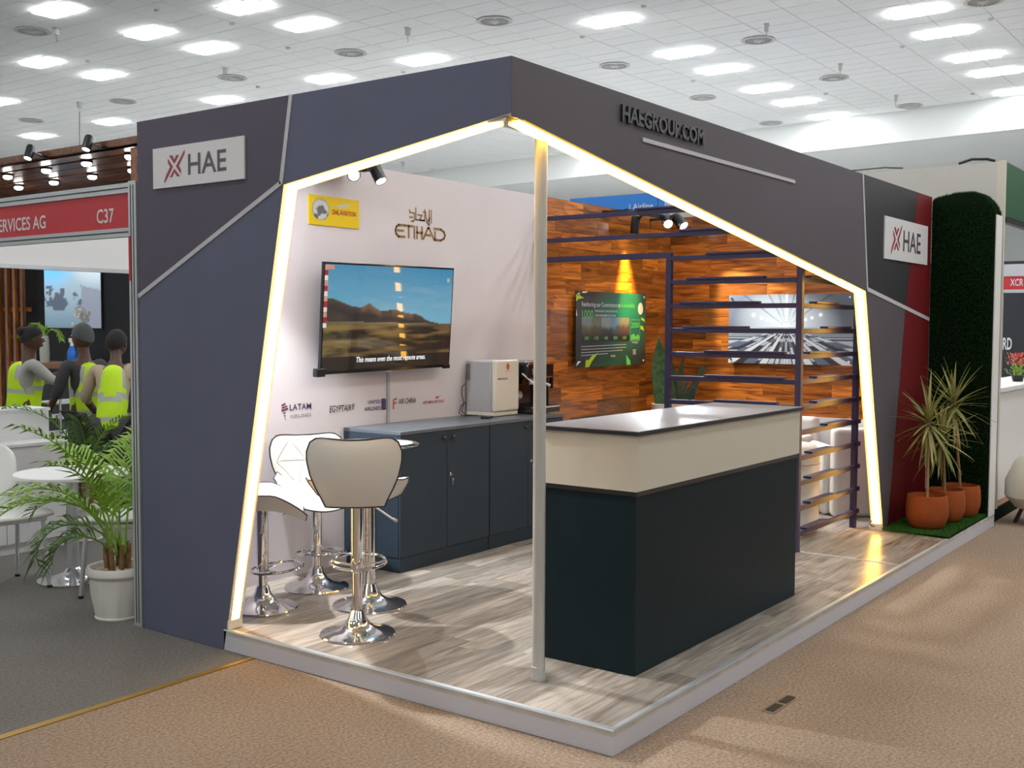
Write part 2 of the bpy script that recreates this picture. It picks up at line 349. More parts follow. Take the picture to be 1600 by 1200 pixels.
    for px, py in ((88,44),(352,106),(637,44),(1198,38),(1313,100),(1400,149),(124,160),(629,253)):
        t = thing('ceiling_hook', 'grey rigging bracket with a hook under the hall ceiling', 'hook', (*at(px, py), HC), .3, 'ceiling rigging hooks'); link('bracket', bm_, t); link('hook', km, t)
        if px == 124: wm = MB(); wm.tube([(0,0,-.16),(-.03,0,-1.4)], .008, 5); build('wire', wm, 'ventdark', t)
    sm = MB(); sm.lathe([(.032,0),(.032,-.01),(.02,-.022),(.006,-.025)], 14); sm = sm.mesh('detector', 'vent'); fixn(sm)
    for px, py in ((245,15),(137,95),(363,36),(450,74),(403,135),(910,57),(1083,126),(1006,9),(1410,72),(1548,29),(1290,146),(1520,146),(630,112)):
        o = link('smoke_detector', sm, None, loc=(*at(px, py), HC)); tag(o, 'small round grey detector dot on the hall ceiling tiles', 'detector', 'ceiling detectors')
hall()

# ------------------------------------------------------------------ platform
def platform():
    t = thing('booth_platform', 'low raised wooden platform with grey plank floor and pale skirting under the booth', 'platform', (0, 0, 0))
    mb = MB(); mb.prism([(.02, .02), (5.80, .02), (5.80, 2.82), (.09, 2.82), (.09, 2.19), (.02, 2.19)], 'z', .002, .092); build('deck', mb, 'black', t)
    mb = MB(); mb.box(.0, 0, .002, .02, 2.195, .074); build('skirting', mb, 'skirt', t)
    mb = MB(); mb.box(.02, 0, .002, 5.82, .02, .074); build('skirting', mb, 'skirt', t)
    mb = MB(); mb.box(.0, 0, .074, .02, 2.195, .098); build('edge_band', mb, 'skirttop', t)
    mb = MB(); mb.box(.02, 0, .074, 5.82, .02, .098); build('edge_band', mb, 'skirttop', t)
    mb = MB(); mb.prism([(-.003, .096), (.022, .096), (.022, .103), (.0, .103)], 'y', -.003, 2.195); build('edge_trim', mb, 'alu', t)
    mb = MB(); mb.prism([(-.003, .096), (.022, .096), (.022, .103), (.0, .103)], 'x', .022, 4.5); build('edge_trim', mb, 'alu', t)
    mb = MB(); mb.box(3.455, .03, .1005, 3.468, .66, .104); build('joint_strip', mb, 'alu', t)
    y = .022; w = .137; row = 0
    while y < 2.79:
        y1 = min(y+w, 2.80); x = .022 if y < 2.15 else .095; first = True
        while x < 5.59:
            l = rnd.choice((.45, .7, .9, .55)) if first else .92
            first = False; x1 = min(x+l, 5.6)
            if 5.6-x1 < .12: x1 = 5.6
            mb = MB(); mb.box(0, 0, 0, x1-x-.0012, y1-y-.0012, .008)
            link('floor_plank', mb.mesh('floor_plank', 'floorwood'), t, loc=(x, y, .0925))
            x = x1
        y = y1; row += 1
platform()
# ------------------------------------------------------------------ booth walls
def booth_walls():
    Y, X, T = 2.79, 5.6, 2.565
    mb = MB(); mb.box(.09, Y, HP, 3.45, Y+.05, T); wb = struct(build('wall_back', mb, 'lilac'))
    mb = MB(); mb.box(3.45, Y+.012, HP, 5.65, Y+.05, T); ww = struct(build('wall_back', mb, 'darkwood'))
    mb = MB(); mb.box(X+.012, .57, HP, X+.05, Y+.01, T); wr = struct(build('wall_right', mb, 'darkwood'))
    def planks(par, length, zmax, org, rz):
        z = HP; h = .123
        while z < zmax-.01:
            z1 = min(z+h, zmax); x = 0; first = True
            while x < length-.005:
                l = rnd.uniform(.2, .5) if first else rnd.choice((.28, .42, .55, .62, .75)); first = False
                x1 = min(x+l, length)
                if length-x1 < .1: x1 = length
                mb = MB(); d = rnd.uniform(0, .0015); mb.box(.0008, d, .0008, x1-x-.0008, .0125, z1-z-.0008)
                c, s_ = math.cos(rz), math.sin(rz)
                link('wall_plank', mb.mesh('wall_plank', 'wallwood'), par, loc=(org[0]+x*c, org[1]+x*s_, z), rot=(0, 0, rz)); x = x1
            z = z1
    planks(ww, 2.145, T, (3.452, Y), 0)
    planks(wr, 2.22, T, (X, 2.79), -PI/2)
    mb = MB(); mb.box(X-.02, .57, HP, X-.001, 2.2, .81); build('lower_panel', mb, 'white', wr)
    # cable cover below the television
    mb = MB(); mb.box(1.79, Y-.012, .945, 1.812, Y, 1.33); build('cable_cover', mb, 'grey_plastic', wb)
    # logos printed on the pale wall
    e = Y-.0015
    def logo(label): return MB(), label
    mb = MB()
    def st(pts, r=.0055):
        for (a, b_), (c, d) in zip(pts, pts[1:]):
            dx, dz = c-a, d-b_; l = math.hypot(dx, dz) or 1; nx, nz = -dz/l*r, dx/l*r; ex, ez = dx/l*r*.8, dz/l*r*.8
            mb.add([(a-nx-ex, e, b_-nz-ez), (c-nx+ex, e, d-nz+ez), (c+nx+ex, e, d+nz+ez), (a+nx-ex, e, b_+nz-ez)], [(0,1,2,3)])
    Z = 2.150; K = .074; x0 = 1.876
    def S2(*p, r=.0078): st([(x0+x, Z+z) for x, z in p], r)
    S2((.092,K),(.035,K),(.012,K-.014),(.002,K*.5),(.012,.014),(.035,0),(.092,0)); S2((.022,K*.52),(.078,K*.52))            # rounded E
    S2((.094,K),(.168,K)); S2((.131,K),(.131,0)); S2((.186,K),(.186,0)); S2((.212,K),(.212,0)); S2((.212,K*.5),(.262,K*.5)); S2((.262,K),(.262,0))
    S2((.276,0),(.322,K),(.335,K),(.385,0)); S2((.306,K*.36),(.345,K*.36)); S2((.395,K*.72),(.395,0),(.455,0),(.488,.014),(.500,K*.5),(.488,K-.014),(.455,K),(.385,K))
    build('lettering', mb, 'goldtext', wb, norm=False, label='gold ETIHAD lettering')
    mb = MB(); x0 = 2.015; Z = 2.258
    def A(*p): st([(x0+x, Z+z*.68) for x, z in p], .0050)
    A((.218,.0),(.218,.125)); A((.150,.125),(.176,.0),(.196,-.022),(.200,.05),(.176,.0)); A((.196,.02),(.196,.125)); A((.150,.075),(.150,.018),(.112,.018)); A((.137,.100),(.163,.100))
    A((.150,.018),(.062,.018)); A((.078,.066),(.122,.066),(.100,.018)); A((.062,.018),(.062,.13)); A((.0,.105),(.0,.082),(.047,.078),(.047,.018),(.036,-.002),(.018,.0)); A((.0,.036),(.030,.036))
    build('lettering', mb, 'goldtext', wb, norm=False, label='gold Arabic lettering above ETIHAD')
    # lower row of airline names
    mb = MB(); text(mb, 'LATAM', .036, FR(.967, 1.078, e), width=.17, bold=.012); mb.m(1); text(mb, 'AIRLINES', .02, FR(.967, 1.034, e), width=.17); mb.m(2)
    for k, (dz, w) in enumerate(((0, .05), (.015, .045), (.03, .03))):
        mb.m(2 if k % 2 else 0).add([(.905, e, 1.075+dz), (.905+w, e, 1.085+dz), (.905+w, e, 1.094+dz), (.905, e, 1.084+dz)], [(0,1,2,3)])
    mb.m(0)
    for k in range(3): mb.add([(.918+.006*k, e, 1.06-.016*k), (.936, e, 1.062-.016*k), (.934, e, 1.068-.016*k), (.918+.006*k, e, 1.067-.016*k)], [(0,1,2,3)])
    build('lettering', mb, ['navyink', 'greyink', 'redink'], wb, norm=False, label='dark LATAM AIRLINES lettering with emblem')
    mb = MB(); text(mb, 'EGYPTAIR', .042, FR(1.285, 1.045, e), width=.185, bold=.008, shear=.25)
    mb.m(1).add([(1.478, e, 1.052), (1.49, e, 1.05), (1.502, e, 1.085), (1.482, e, 1.09), (1.478, e, 1.08)], [(0,1,2,3,4)]); build('lettering', mb, ['blackink', 'greyink'], wb, norm=False, label='slanted black EGYPTAIR lettering')
    mb = MB(); text(mb, 'UNITED', .024, FR(1.735, 1.078, e), width=.115, bold=.012, align='RIGHT'); text(mb, 'AIRLINES', .024, FR(1.735, 1.036, e), width=.15, bold=.012, align='RIGHT')
    mb.m(1).add([(1.742, e, 1.034), (1.785, e, 1.034), (1.785, e, 1.106), (1.742, e, 1.106)], [(0,1,2,3)]); mb.m(2)
    for k in range(4): mb.add([(1.744, e-.001, 1.04+.016*k), (1.783, e-.001, 1.05+.016*k), (1.783, e-.001, 1.054+.016*k), (1.744, e-.001, 1.043+.016*k)], [(0,1,2,3)])
    build('lettering', mb, ['navyink', 'navyink', 'greyink'], wb, norm=False, label='navy UNITED AIRLINES lettering with square emblem')
    mb = MB(); text(mb, 'AIR CHINA', .036, FR(1.905, 1.062, e), width=.17, bold=.014, shear=.1); mb.m(1)
    for p in (((1.85,1.03),(1.862,1.03),(1.862,1.10),(1.85,1.09)), ((1.862,1.088),(1.888,1.094),(1.888,1.104),(1.862,1.10)), ((1.862,1.062),(1.884,1.07),(1.884,1.08),(1.862,1.074))):
        mb.add([(x, e, z) for x, z in p], [(0,1,2,3)])
    build('lettering', mb, ['blackink', 'orangeink'], wb, norm=False, label='black AIR CHINA lettering with red emblem')
    mb = MB(); text(mb, 'AIR MAURITIUS', .022, FR(2.14, 1.048, e), width=.225, shear=.3, bold=.006)
    mb.add([(2.26, e, 1.082), (2.30, e, 1.078), (2.315, e, 1.09), (2.355, e, 1.10), (2.32, e, 1.094), (2.30, e, 1.09), (2.28, e, 1.104), (2.29, e, 1.088)], [(0,1,2,3,4,5,6,7)])
    build('lettering', mb, 'redink', wb, norm=False, label='red AIR MAURITIUS lettering with bird')
booth_walls()

# ------------------------------------------------------------------ arch: left side panel and front fascia
def hae(mb, T):
    """HAE logo on a sign, laid in local xy from (0,0) to (.69,.2): materials 0 red, 1 grey"""
    mb.m(0)
    for p in [[(0.1318, 0.1543), (0.1576, 0.1539), (0.1731, 0.1313), (0.1887, 0.1523), (0.2119, 0.1522), (0.1731, 0.1114)], [(0.1215, 0.1426), (0.1618, 0.0974), (0.1266, 0.0582), (0.0956, 0.0229), (0.0904, 0.03), (0.106, 0.0605), (0.1396, 0.0994), (0.1225, 0.1185)], [(0.2558, 0.1724), (0.2543, 0.1568), (0.2093, 0.0983), (0.2253, 0.0778), (0.2253, 0.0574), (0.1845, 0.0988), (0.2212, 0.1378), (0.2465, 0.1664)], [(0.1731, 0.0882), (0.2171, 0.0472), (0.1938, 0.0481), (0.1731, 0.07), (0.1551, 0.0475), (0.1344, 0.0475)]]:
        mb.add([(x, y, 0) for x, y in p], [tuple(range(len(p)))], T)
    mb.m(1); text(mb, 'HAE', .104, T @ Matrix.Translation((.279, .05, 0)), width=.286, bold=.012)
def arch():
    t = thing('side_fascia', 'grey angled side fascia of the booth with warm light strip around its opening', 'fascia', (0, 2.4, 0))
    o = (0, -2.4, 0)
    def P(nm, poly, mats, x0=0.0, x1=.085): mb = MB(); mb.prism(poly, 'x', x0, x1); return build(nm, mb, mats, t, loc=o)
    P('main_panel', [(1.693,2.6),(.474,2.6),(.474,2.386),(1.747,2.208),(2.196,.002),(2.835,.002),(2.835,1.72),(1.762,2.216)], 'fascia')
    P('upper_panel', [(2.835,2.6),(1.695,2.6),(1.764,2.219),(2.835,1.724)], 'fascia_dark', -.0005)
    mb = MB()
    for a, b_ in (((1.693,2.6),(1.762,2.216)), ((1.762,2.216),(2.835,1.722))):
        d = (Vector(b_)-Vector(a)).normalized(); n = Vector((-d.y, d.x))*.011; e = d*.006
        mb.prism([tuple(Vector(a)+n-e*0), tuple(Vector(b_)+n+e), tuple(Vector(b_)-n+e), tuple(Vector(a)-n-e*0)], 'x', -.004, .0)
    build('stripe', mb, 'stripe', t, loc=o)
    def led(pts, name, par, ax, org, c0, c1, t0=.016, m_='led'):
        # ribbon of diffuser standing proud of the reveal, pts = (run of points, inward normals)
        mb = MB()
        for (a, b_), n in pts:
            a, b_, n = Vector(a), Vector(b_), Vector(n).normalized()*t0
            mb.prism([tuple(a), tuple(b_), tuple(b_+n), tuple(a+n)], ax, c0, c1)
        return build(name, mb, m_, par, loc=org)
    led([(((.56,2.372),(1.735,2.2065)), (0,-1)), (((1.7445,2.208),(2.176,.09+.06)), (-1,-.2))], 'light_strip', t, 'x', o, .018, .066)
    led([(((.475,2.3865),(1.742,2.2085)), (0,-1)), (((1.748,2.207),(2.19,.012)), (-1,-.2))], 'reveal_liner', t, 'x', o, .001, .084, .002, 'reveal')
    mb = MB(); mb.box(.0, 2.16, .104, .085, 2.172, .15); build('strip_end', mb, 'reveal', t, loc=o)
    s = thing('fascia_sign', 'white HAE sign board with red cross emblem on the side fascia at left', 'sign', (-.004, 2.35, 2.252))
    mb = MB(); mb.box(-.005, -.346, 0, .003, .344, .198); build('board', mb, 'signwhite', s)
    mb = MB(); hae(mb, Matrix.Translation((-.0062, .344, 0)) @ frame((0,0,0), (0,-1,0), (0,0,1))); build('lettering', mb, ['logored', 'logogrey'], s, norm=False, label='red cross emblem and grey HAE letters')
    # front fascia
    t = thing('front_fascia', 'long grey front fascia of the booth reading HAEGROUP.COM with red end panel', 'fascia', (2.8, .52, 0)); o2 = (-2.8, -.52, 0)
    def Q(nm, poly, mats, y0=.474, y1=.56): mb = MB(); mb.prism(poly, 'y', y0, y1); return build(nm, mb, mats, t, loc=o2)
    Q('main_panel', [(.086,2.372),(.086,2.6),(3.962,2.6),(4.1,1.838),(4.076,1.819)], 'fascia_front')
    mb = MB(); mb.box(.0, .4735, 2.372, .086, .4745, 2.6); build('corner_cap', mb, 'fascia_front', t, loc=o2)
    Q('black_panel', [(3.964,2.6),(5.21,2.6),(4.975,1.72),(4.102,1.836)], 'fascia_black')
    Q('red_panel', [(5.212,2.6),(5.598,2.6),(5.598,1.64),(4.977,1.72)], 'red')
    Q('jamb_panel', [(4.102,1.832),(4.973,1.716),(4.66,HP+.002),(4.563,HP+.002),(4.078,1.819)], 'fascia_front', .4745)
    Q('lower_red_panel', [(4.975,1.716),(5.598,1.634),(5.598,HP+.002),(4.662,HP+.002)], 'red', .4745)
    mb = MB()
    for a, b_, w in (((3.962,2.6),(4.101,1.834), .011), ((4.101,1.834),(5.59,1.636), .014)):
        d = (Vector(b_)-Vector(a)).normalized(); n = Vector((-d.y, d.x))*w
        mb.prism([tuple(Vector(a)+n), tuple(Vector(b_)+n), tuple(Vector(b_)-n), tuple(Vector(a)-n)], 'y', .470, .474)
    build('stripe', mb, 'stripe', t, loc=o2)
    led([(((.075,2.373),(4.062,1.8205)), (-.1,-1)), (((4.0735,1.8185),(4.545,.155)), (-1,-.25))], 'light_strip', t, 'y', o2, .491, .541)
    led([(((.075,2.3865),(4.076,1.8195)), (-.1,-1)), (((4.0765,1.819),(4.5615,.104)), (-1,-.25))], 'reveal_liner', t, 'y', o2, .475, .559, .002, 'reveal')
    mb = MB(); mb.box(4.52, .475, .104, 4.535, .56, .15); mb.m(1).tube([(4.52,.545,.17),(4.50,.55,.15),(4.51,.54,.13),(4.525,.52,.128)], .004, 6); build('strip_end', mb, ['reveal', 'black'], t, loc=o2)
    lt = MB(); text(lt, 'HAEGROUP.COM', .072, FR(.805, 2.478, .4735), width=.79, bold=.03, depth=.012); build('lettering', lt, 'letterblack', t, loc=o2, norm=False, label='raised black HAEGROUP.COM letters')
    mb = MB(); mb.box(.997, .468, 2.412, 2.784, .4738, 2.431); build('underline_bar', mb, 'stripe', t, loc=o2)
    s = thing('fascia_sign', 'white HAE sign board on the black and red end of the front fascia at right', 'sign', (4.95, .47, 2.06))
    mb = MB(); mb.box(-.526, -.005, 0, .522, .003, .30); build('board', mb, 'signwhite', s)
    mb = MB(); hae(mb, Matrix.Translation((-.526, -.0062, 0)) @ frame((0,0,0), (1,0,0), (0,0,1)) @ Matrix.Diagonal((1.52, 1.52, 1, 1))); build('lettering', mb, ['logored', 'logogrey'], s, norm=False, label='red cross emblem and dark HAE letters')
    # round post under the corner
    p = thing('support_pole', 'round metal pole holding up the corner of the booth fascia', 'pole', (.312, .553, .1005))
    mb = MB(); mb.lathe([(.0265,.05),(.0265,2.262)], 28); build('tube', mb, 'pole', p, smooth=True)
    mb = MB(); mb.lathe([(.034,0),(.034,.012),(.029,.02),(.029,.055),(.0265,.057)], 28); build('foot', mb, 'pole', p, smooth=True)
    mb = MB(); mb.box(-.30, -.045, 2.262, .05, .045, 2.275); build('top_plate', mb, 'steel', p)
arch()

# ------------------------------------------------------------------ cabinets, counter
def cabinet(x0, label):
    w, d, h = .865, .475, .846
    t = thing('storage_cabinet', label, 'cabinet', (x0, 2.315, .1005), 0, None)
    mb = MB(); mb.box(.0, .022, .09, w, d-.005, h-.022); build('carcass', mb, 'navy', t)
    mb = MB(); mb.box(.004, .012, 0, w-.004, d-.02, .09); build('plinth', mb, 'navy', t)
    mb = MB(); mb.box(0, 0, h-.022, w, d-.002, h); build('top', mb, 'navytop', t, bevel=.002)
    for k in (0, 1):
        a, b_ = (.003, w/2-.0015) if k == 0 else (w/2+.0015, w-.003)
        mb = MB(); mb.box(a, .0035, .093, b_, .0215, h-.025); dr = build('door', mb, 'navy', t, bevel=.0015)
        hx = w/2-.04 if k == 0 else w/2+.045
        mb = MB(); mb.lathe([(.006,0),(.006,.014),(.012,.018),(.015,.026),(.012,.031)], 14, T=Matrix.Translation((hx, .0035, h-.068)) @ Matrix.Rotation(PI/2, 4, 'X')); build('knob', mb, 'black', dr, smooth=True)
        if k:
            lx = w/2+.03; mb = MB(); mb.lathe([(.011,0),(.011,.006),(.007,.009)], 14, T=Matrix.Translation((lx, .0035, h-.30)) @ Matrix.Rotation(PI/2, 4, 'X'))
            mb.m(1).box(lx-.001, -.022, h-.306, lx+.001, -.005, h-.292); mb.lathe([(.009,0),(.009,.004)], 12, T=Matrix.Translation((lx+.004, -.014, h-.33)) @ Matrix.Rotation(PI/2, 4, 'X')); mb.box(lx+.002, -.016, h-.365, lx+.009, -.0135, h-.335)
            build('lock', mb, ['chrome', 'steel'], dr, label='chrome lock with keys hanging')
    return t
cabinet(1.402, 'dark navy two door cabinet below the television, nearest the bar stools')
cabinet(2.270, 'dark navy two door cabinet under the small white fridge and coffee machine')
def counter():
    t = thing('reception_counter', 'dark reception counter with cream upper band and black edged top at the booth corner', 'counter', (.565, .236, .1005))
    w, d = 1.77, .50
    mb = MB(); mb.box(.01, .008, .002, w-.01, d, .765); build('base_panel', mb, 'counterdark', t, bevel=.002)
    mb = MB(); mb.box(.004, .002, .765, w-.004, d+.004, .785); build('ledge_trim', mb, 'slabedge', t)
    mb = MB(); mb.box(.0, .0, .785, .018, d+.004, 1.022); build('end_panel', mb, 'cream', t, bevel=.001)
    mb = MB(); mb.box(.0185, .0, .785, w, .018, 1.022); build('front_panel', mb, 'cream', t, bevel=.001)
    mb = MB(); mb.box(w-.018, .0185, .785, w, d+.004, 1.022); build('end_panel', mb, 'cream', t, bevel=.001)
    mb = MB(); mb.box(-.016, -.016, 1.022, w+.012, d+.02, 1.0375); build('slab', mb, 'slabedge', t)
    mb = MB(); mb.box(-.015, -.015, 1.0375, w+.011, d+.019, 1.0405); build('top_laminate', mb, 'countertop', t)
counter()

# ------------------------------------------------------------------ television, signs and posters
def television():
    W_, H_ = 1.19, .665; tilt = math.atan(.05/.66)
    t = thing('television', 'large flat television showing a mountain plain on the pale back wall', 'television', (1.715, 2.675, 1.62)); t.rotation_euler = (tilt, -.012, 0)
    mb = MB(); mb.box(-W_/2, 0, -H_/2, W_/2, .022, H_/2); build('bezel', mb, 'blackgloss', t, bevel=.003)
    mb = MB(); mb.box(-.36, .022, -.28, .36, .05, .16); build('back_shell', mb, 'black', t, bevel=.008)
    mb = MB(); mb.box(-.15, .05, -.1, .15, .075, .12); build('wall_mount', mb, 'steel', t)
    def ridge(u):
        pts = [(0,.68),(.06,.685),(.12,.655),(.2,.61),(.27,.60),(.325,.64),(.36,.605),(.41,.565),(.47,.575),(.52,.585),(.58,.555),(.63,.545),(.70,.535),(.75,.505),(.80,.465),(.9,.435),(1,.43)]
        for (a, b_), (c, d) in zip(pts, pts[1:]):
            if a <= u <= c: return b_+(d-b_)*(u-a)/(c-a)
        return .43
    def pic(u, v):
        if v < .135: return mix((.002,.002,.003), (.012,.012,.010), fbm(u*3, v*4)-.3)
        h = ridge(u)+.012*(fbm(u*22, 0, 5)-.5)
        if v > h:
            c = mix((.20,.50,.66), (.035,.27,.50), (v-.45)/.6); return mix(c, (.35,.52,.62), max(0, fbm(u*2.2, v*9, 3)-.52)*1.6)
        g = .47-.04*u
        if v > g:
            c = mix((.02,.022,.028), (.10,.07,.05), (fbm(u*9, v*14, 9)-.3)*1.2); 
            return mix(c, (.26,.15,.09), max(0, 1-(h-v)/.08)*(.8 if .27 < u < .42 or .5 < u < .68 else .25))
        q = fbm(u*4, v*22, 2, 5); k = (g-v)/(g-.135)
        c = mix((.015,.010,.006), (.27,.17,.055), (q-.36)*3.2)
        c = mix(c, (.30,.22,.12), max(0, .14-k)*5)
        if u < .18: c = mix(c, (.20,.19,.04), (fbm(u*14, v*16, 8)-.4)*2)
        return mix(c, (.012,.012,.012), max(0, fbm(u*2.4, v*7, 31)-.48)*4)
    scr = picture('screen', pic, 150, 96, W_-.022, H_-.032, 'screenpic', t, frame((-W_/2+.011, -.0012, -H_/2+.02), (1,0,0), (0,0,1)))
    mb = MB(); text(mb, 'This means even the most remote areas.', .034, FR(-.30, -.268, -.003), width=.64, shear=.22, bold=.012); build('subtitle', mb, 'subtitle', scr, norm=False, label='white italic subtitle line')
    mb = MB()
    for k in range(12): mb.m(k % 3).box(-.588, -.0035, .315-.031*(k+1)+.003, -.562, -.0022, .315-.031*k)
    mb.m(0).box(-.562, -.0035, .29, -.515, -.0022, .315); build('sticker', mb, ['sticker', 'redink', 'flowerwhite'], t, label='red and cream label strip down the left edge')
    mb = MB(); mb.box(.525, -.003, .235, .55, -.0022, .262); build('channel_mark', mb, 'ink_white', t)
    mb = MB(); mb.box(-.625, -.006, -.345, -.555, .03, -.295); build('corner_clip', mb, 'blackgloss', t, bevel=.004)
    mb = MB(); mb.box(.54, -.004, -.342, .6, .02, -.315); build('corner_clip', mb, 'blackgloss', t, bevel=.004)
    mb = MB(); mb.box(-.03, -.004, -.34, .03, .012, -.3325); build('sensor', mb, 'grey_plastic', t)
television()
def dhl():
    t = thing('yellow_sign', 'yellow DHL AVIATION sign with grey globe on the pale back wall', 'sign', (1.332, 2.783, 2.257))
    mb = MB(); mb.box(-.21, 0, -.0875, .21, .006, .0875); build('board', mb, 'dhl', t)
    def globe(u, v):
        r = math.hypot(u-.5, v-.5)*2
        land = fbm(u*5+1, v*5+2, 12, 4)+.35*max(0, 1-math.hypot(u-.52, v-.5)*3.2) > .58
        return mix((.13,.13,.14) if land else (.60,.60,.60), (.05,.05,.05), max(0, r-.85)*4)
    mb = MB(); vs_ = []; R = 12; N = 40
    me = MB(); me.grid(lambda u, v: (-.115+.070*u*math.cos(2*PI*v), -.0008, .006+.0655*u*math.sin(2*PI*v)), R, N); g = me.mesh('globe', 'print'); ca = g.color_attributes.new('print', 'FLOAT_COLOR', 'POINT')
    buf = []
    for i in range(R+1):
        for j in range(N+1): u, v = i/R, 2*PI*j/N; c = globe(.5+.5*u*math.cos(v), .5+.5*u*math.sin(v)); buf += [*c, 1]
    ca.data.foreach_set('color', buf); link('globe', g, t, label='grey and white globe disc')
    mb = MB(); text(mb, 'DHL AVIATION', .030, FR(-.02, -.015, -.0012), width=.20, bold=.02); build('lettering', mb, 'dhlred', t, norm=False, label='red DHL AVIATION lettering')
    mb = MB(); mb.add([(.02,-.0012,.028),(.05,-.0012,.022),(.10,-.0012,.036),(.125,-.0012,.05),(.115,-.0012,.058),(.09,-.0012,.054),(.06,-.0012,.046),(.03,-.0012,.045)], [(0,1,2,3,4,5,6,7)])
    for k in range(3): mb.add([(-.04,-.0012,.045-.006*k),(.02,-.0012,.042-.006*k),(.02,-.0012,.044-.006*k)], [(0,1,2)])
    build('plane_emblem', mb, 'cream', t, norm=False)
dhl()
def screws(t, pts, T=None):
    for x, y, z, ax in pts:
        R = Matrix.Rotation(PI/2, 4, 'X') if ax == 'y' else Matrix.Rotation(-PI/2, 4, 'Y')
        mb = MB(); mb.lathe([(.012,-.03),(.012,.004),(.009,.008)], 14, T=Matrix.Translation((x, y, z)) @ R); build('standoff', mb, 'chrome', t, smooth=True)
def green_poster():
    x0, z0, w, h = 3.955, 1.240, 1.12, .615
    t = thing('green_poster', 'dark green sustainability poster on the wooden back wall', 'poster', (x0+w/2, 2.752, z0)); o = (-w/2, 0, 0)
    mb = MB(); mb.box(0, 0, 0, w, .006, h); build('board', mb, 'posterdark', t, loc=o)
    def bg(u, v):
        c = (.020,.024,.028)
        g = max(0, 1-math.hypot((u-.70)*2.0, (v-.70)*1.5)); g2 = max(0, 1-math.hypot((u-.5)*2.4, (v-.02)*4))  # upper teal glow: part print, part lamp highlight put into the colour
        return mix(mix(c, (.0,.26,.18), g*1.0), (.01,.12,.06), g2*.9)
    pr = picture('printed_face', bg, 40, 26, w, h, 'print', t, frame((-w/2, -.0008, 0), (1,0,0), (0,0,1)))
    e = -.0016; mb = MB()
    text(mb, 'Reinforcing our Commitment to', .038, FR(.085, .492, e), width=.60, bold=.002); mb.m(1); text(mb, 'Sustainability', .038, FR(.70, .492, e), width=.23, bold=.004)
    text(mb, '1000', .066, FR(.09, .40, e), width=.17, bold=.0); mb.m(0)
    for k, w2 in ((0, .36), (1, .33)): text(mb, 'TREES PLANTED TO HELP RESTORE THE' if k == 0 else 'GLOBAL ENVIRONMENT BY OUR TEAM', .017, FR(.28, .448-.035*k, e), width=w2, bold=.004)
    for k in range(5):
        for q in range(1):
            pass
    def q(mi, *p): mb.m(mi).add([(a, e, b_) for a, b_ in p], [tuple(range(len(p)))])
    for k in range(4): q(0, (.08,.165-.024*k), (.79-.06*(k == 2)-.3*(k == 3),.175-.024*k), (.79-.06*(k == 2)-.3*(k == 3),.179-.024*k), (.08,.169-.024*k))
    [q(4, *[(a0, b0), (a1, b0), (a1, b1), (a0, b1)]) for a0, b0, a1, b1 in ((.86,.205,1.02,.209), (.86,.385,1.02,.389), (.86,.205,.863,.389), (1.017,.205,1.02,.389))]
    for k, s_ in enumerate(('500', '10', '40', '80', '100')): mb.m(1); text(mb, s_, .028, FR(.13+.15*k, .222, e), bold=.01, width=.06)
    mb.m(1); text(mb, '2000', .05, FR(.872, .318, e-.0006), width=.135, bold=.01); 
    q(3, (.86,.215), (1.02,.215), (1.02,.245), (.98,.265), (.95,.24), (.92,.268), (.87,.255))
    q(2, (.0,.53), (.04,.55), (.12,.56), (.06,.575), (.05,.61), (.03,.575), (.0,.59)); q(2, (.14,.0), (.2,.0), (.25,.05), (.34,.115), (.24,.09), (.20,.06), (.15,.055))
    q(3, (.80,.0), (.87,.0), (.855,.04), (.79,.09)); q(0, (.0,.01), (.08,.05), (.03,.05)); q(0, (.0,.42), (.02,.41), (.008,.47)); q(0, (.08,.60), (.14,.60), (.18,.612), (.10,.612)); q(2, (1.03,.31), (1.1,.29), (1.08,.33), (1.03,.34)); q(2, (1.04,.39), (1.11,.37), (1.1,.395), (1.05,.41))
    mb.m(0); text(mb, 'HAE', .018, FR(.54, .075, e), width=.07, bold=.01); text(mb, 'TREES', .014, FR(.89, .185, e), width=.10, bold=.01)
    for k in range(4): q(0, (.905,.09+.012*k), (.955,.09+.012*k), (.955,.095+.012*k), (.905,.095+.012*k))
    mb.m(0).add([(1.03+.045*math.cos(2*PI*k/24), e, .485+.052*math.sin(2*PI*k/24)) for k in range(24)], [tuple(range(24))])
    build('lettering', mb, ['ink_white', 'ink_green', 'ink_lime', 'ink_green', 'ink_teal'], pr, loc=o, norm=False)
    for k in range(5):
        def ph(u, v, k=k):
            sky = ((.16,.20,.22), (.12,.14,.10), (.22,.27,.28), (.12,.25,.36), (.25,.27,.2))[k]; land = ((.10,.08,.04), (.08,.06,.03), (.04,.05,.05), (.05,.08,.09), (.12,.07,.06))[k]
            c = mix(land, sky, (v-.55+.4*(fbm(u*3+k*9, v*3, k)-.5))*6); return mix((.012,.014,.016), c, (v-.2)*4)
        picture('photo', ph, 14, 14, .15, .20, 'print', pr, frame((.085+.151*k-w/2, -.0014, .205), (1,0,0), (0,0,1)))
    screws(t, [(a-w/2, -.001, b_, 'y') for a, b_ in ((.03,.03), (w-.03,.03), (.03,h-.03), (w-.03,h-.03))])
green_poster()
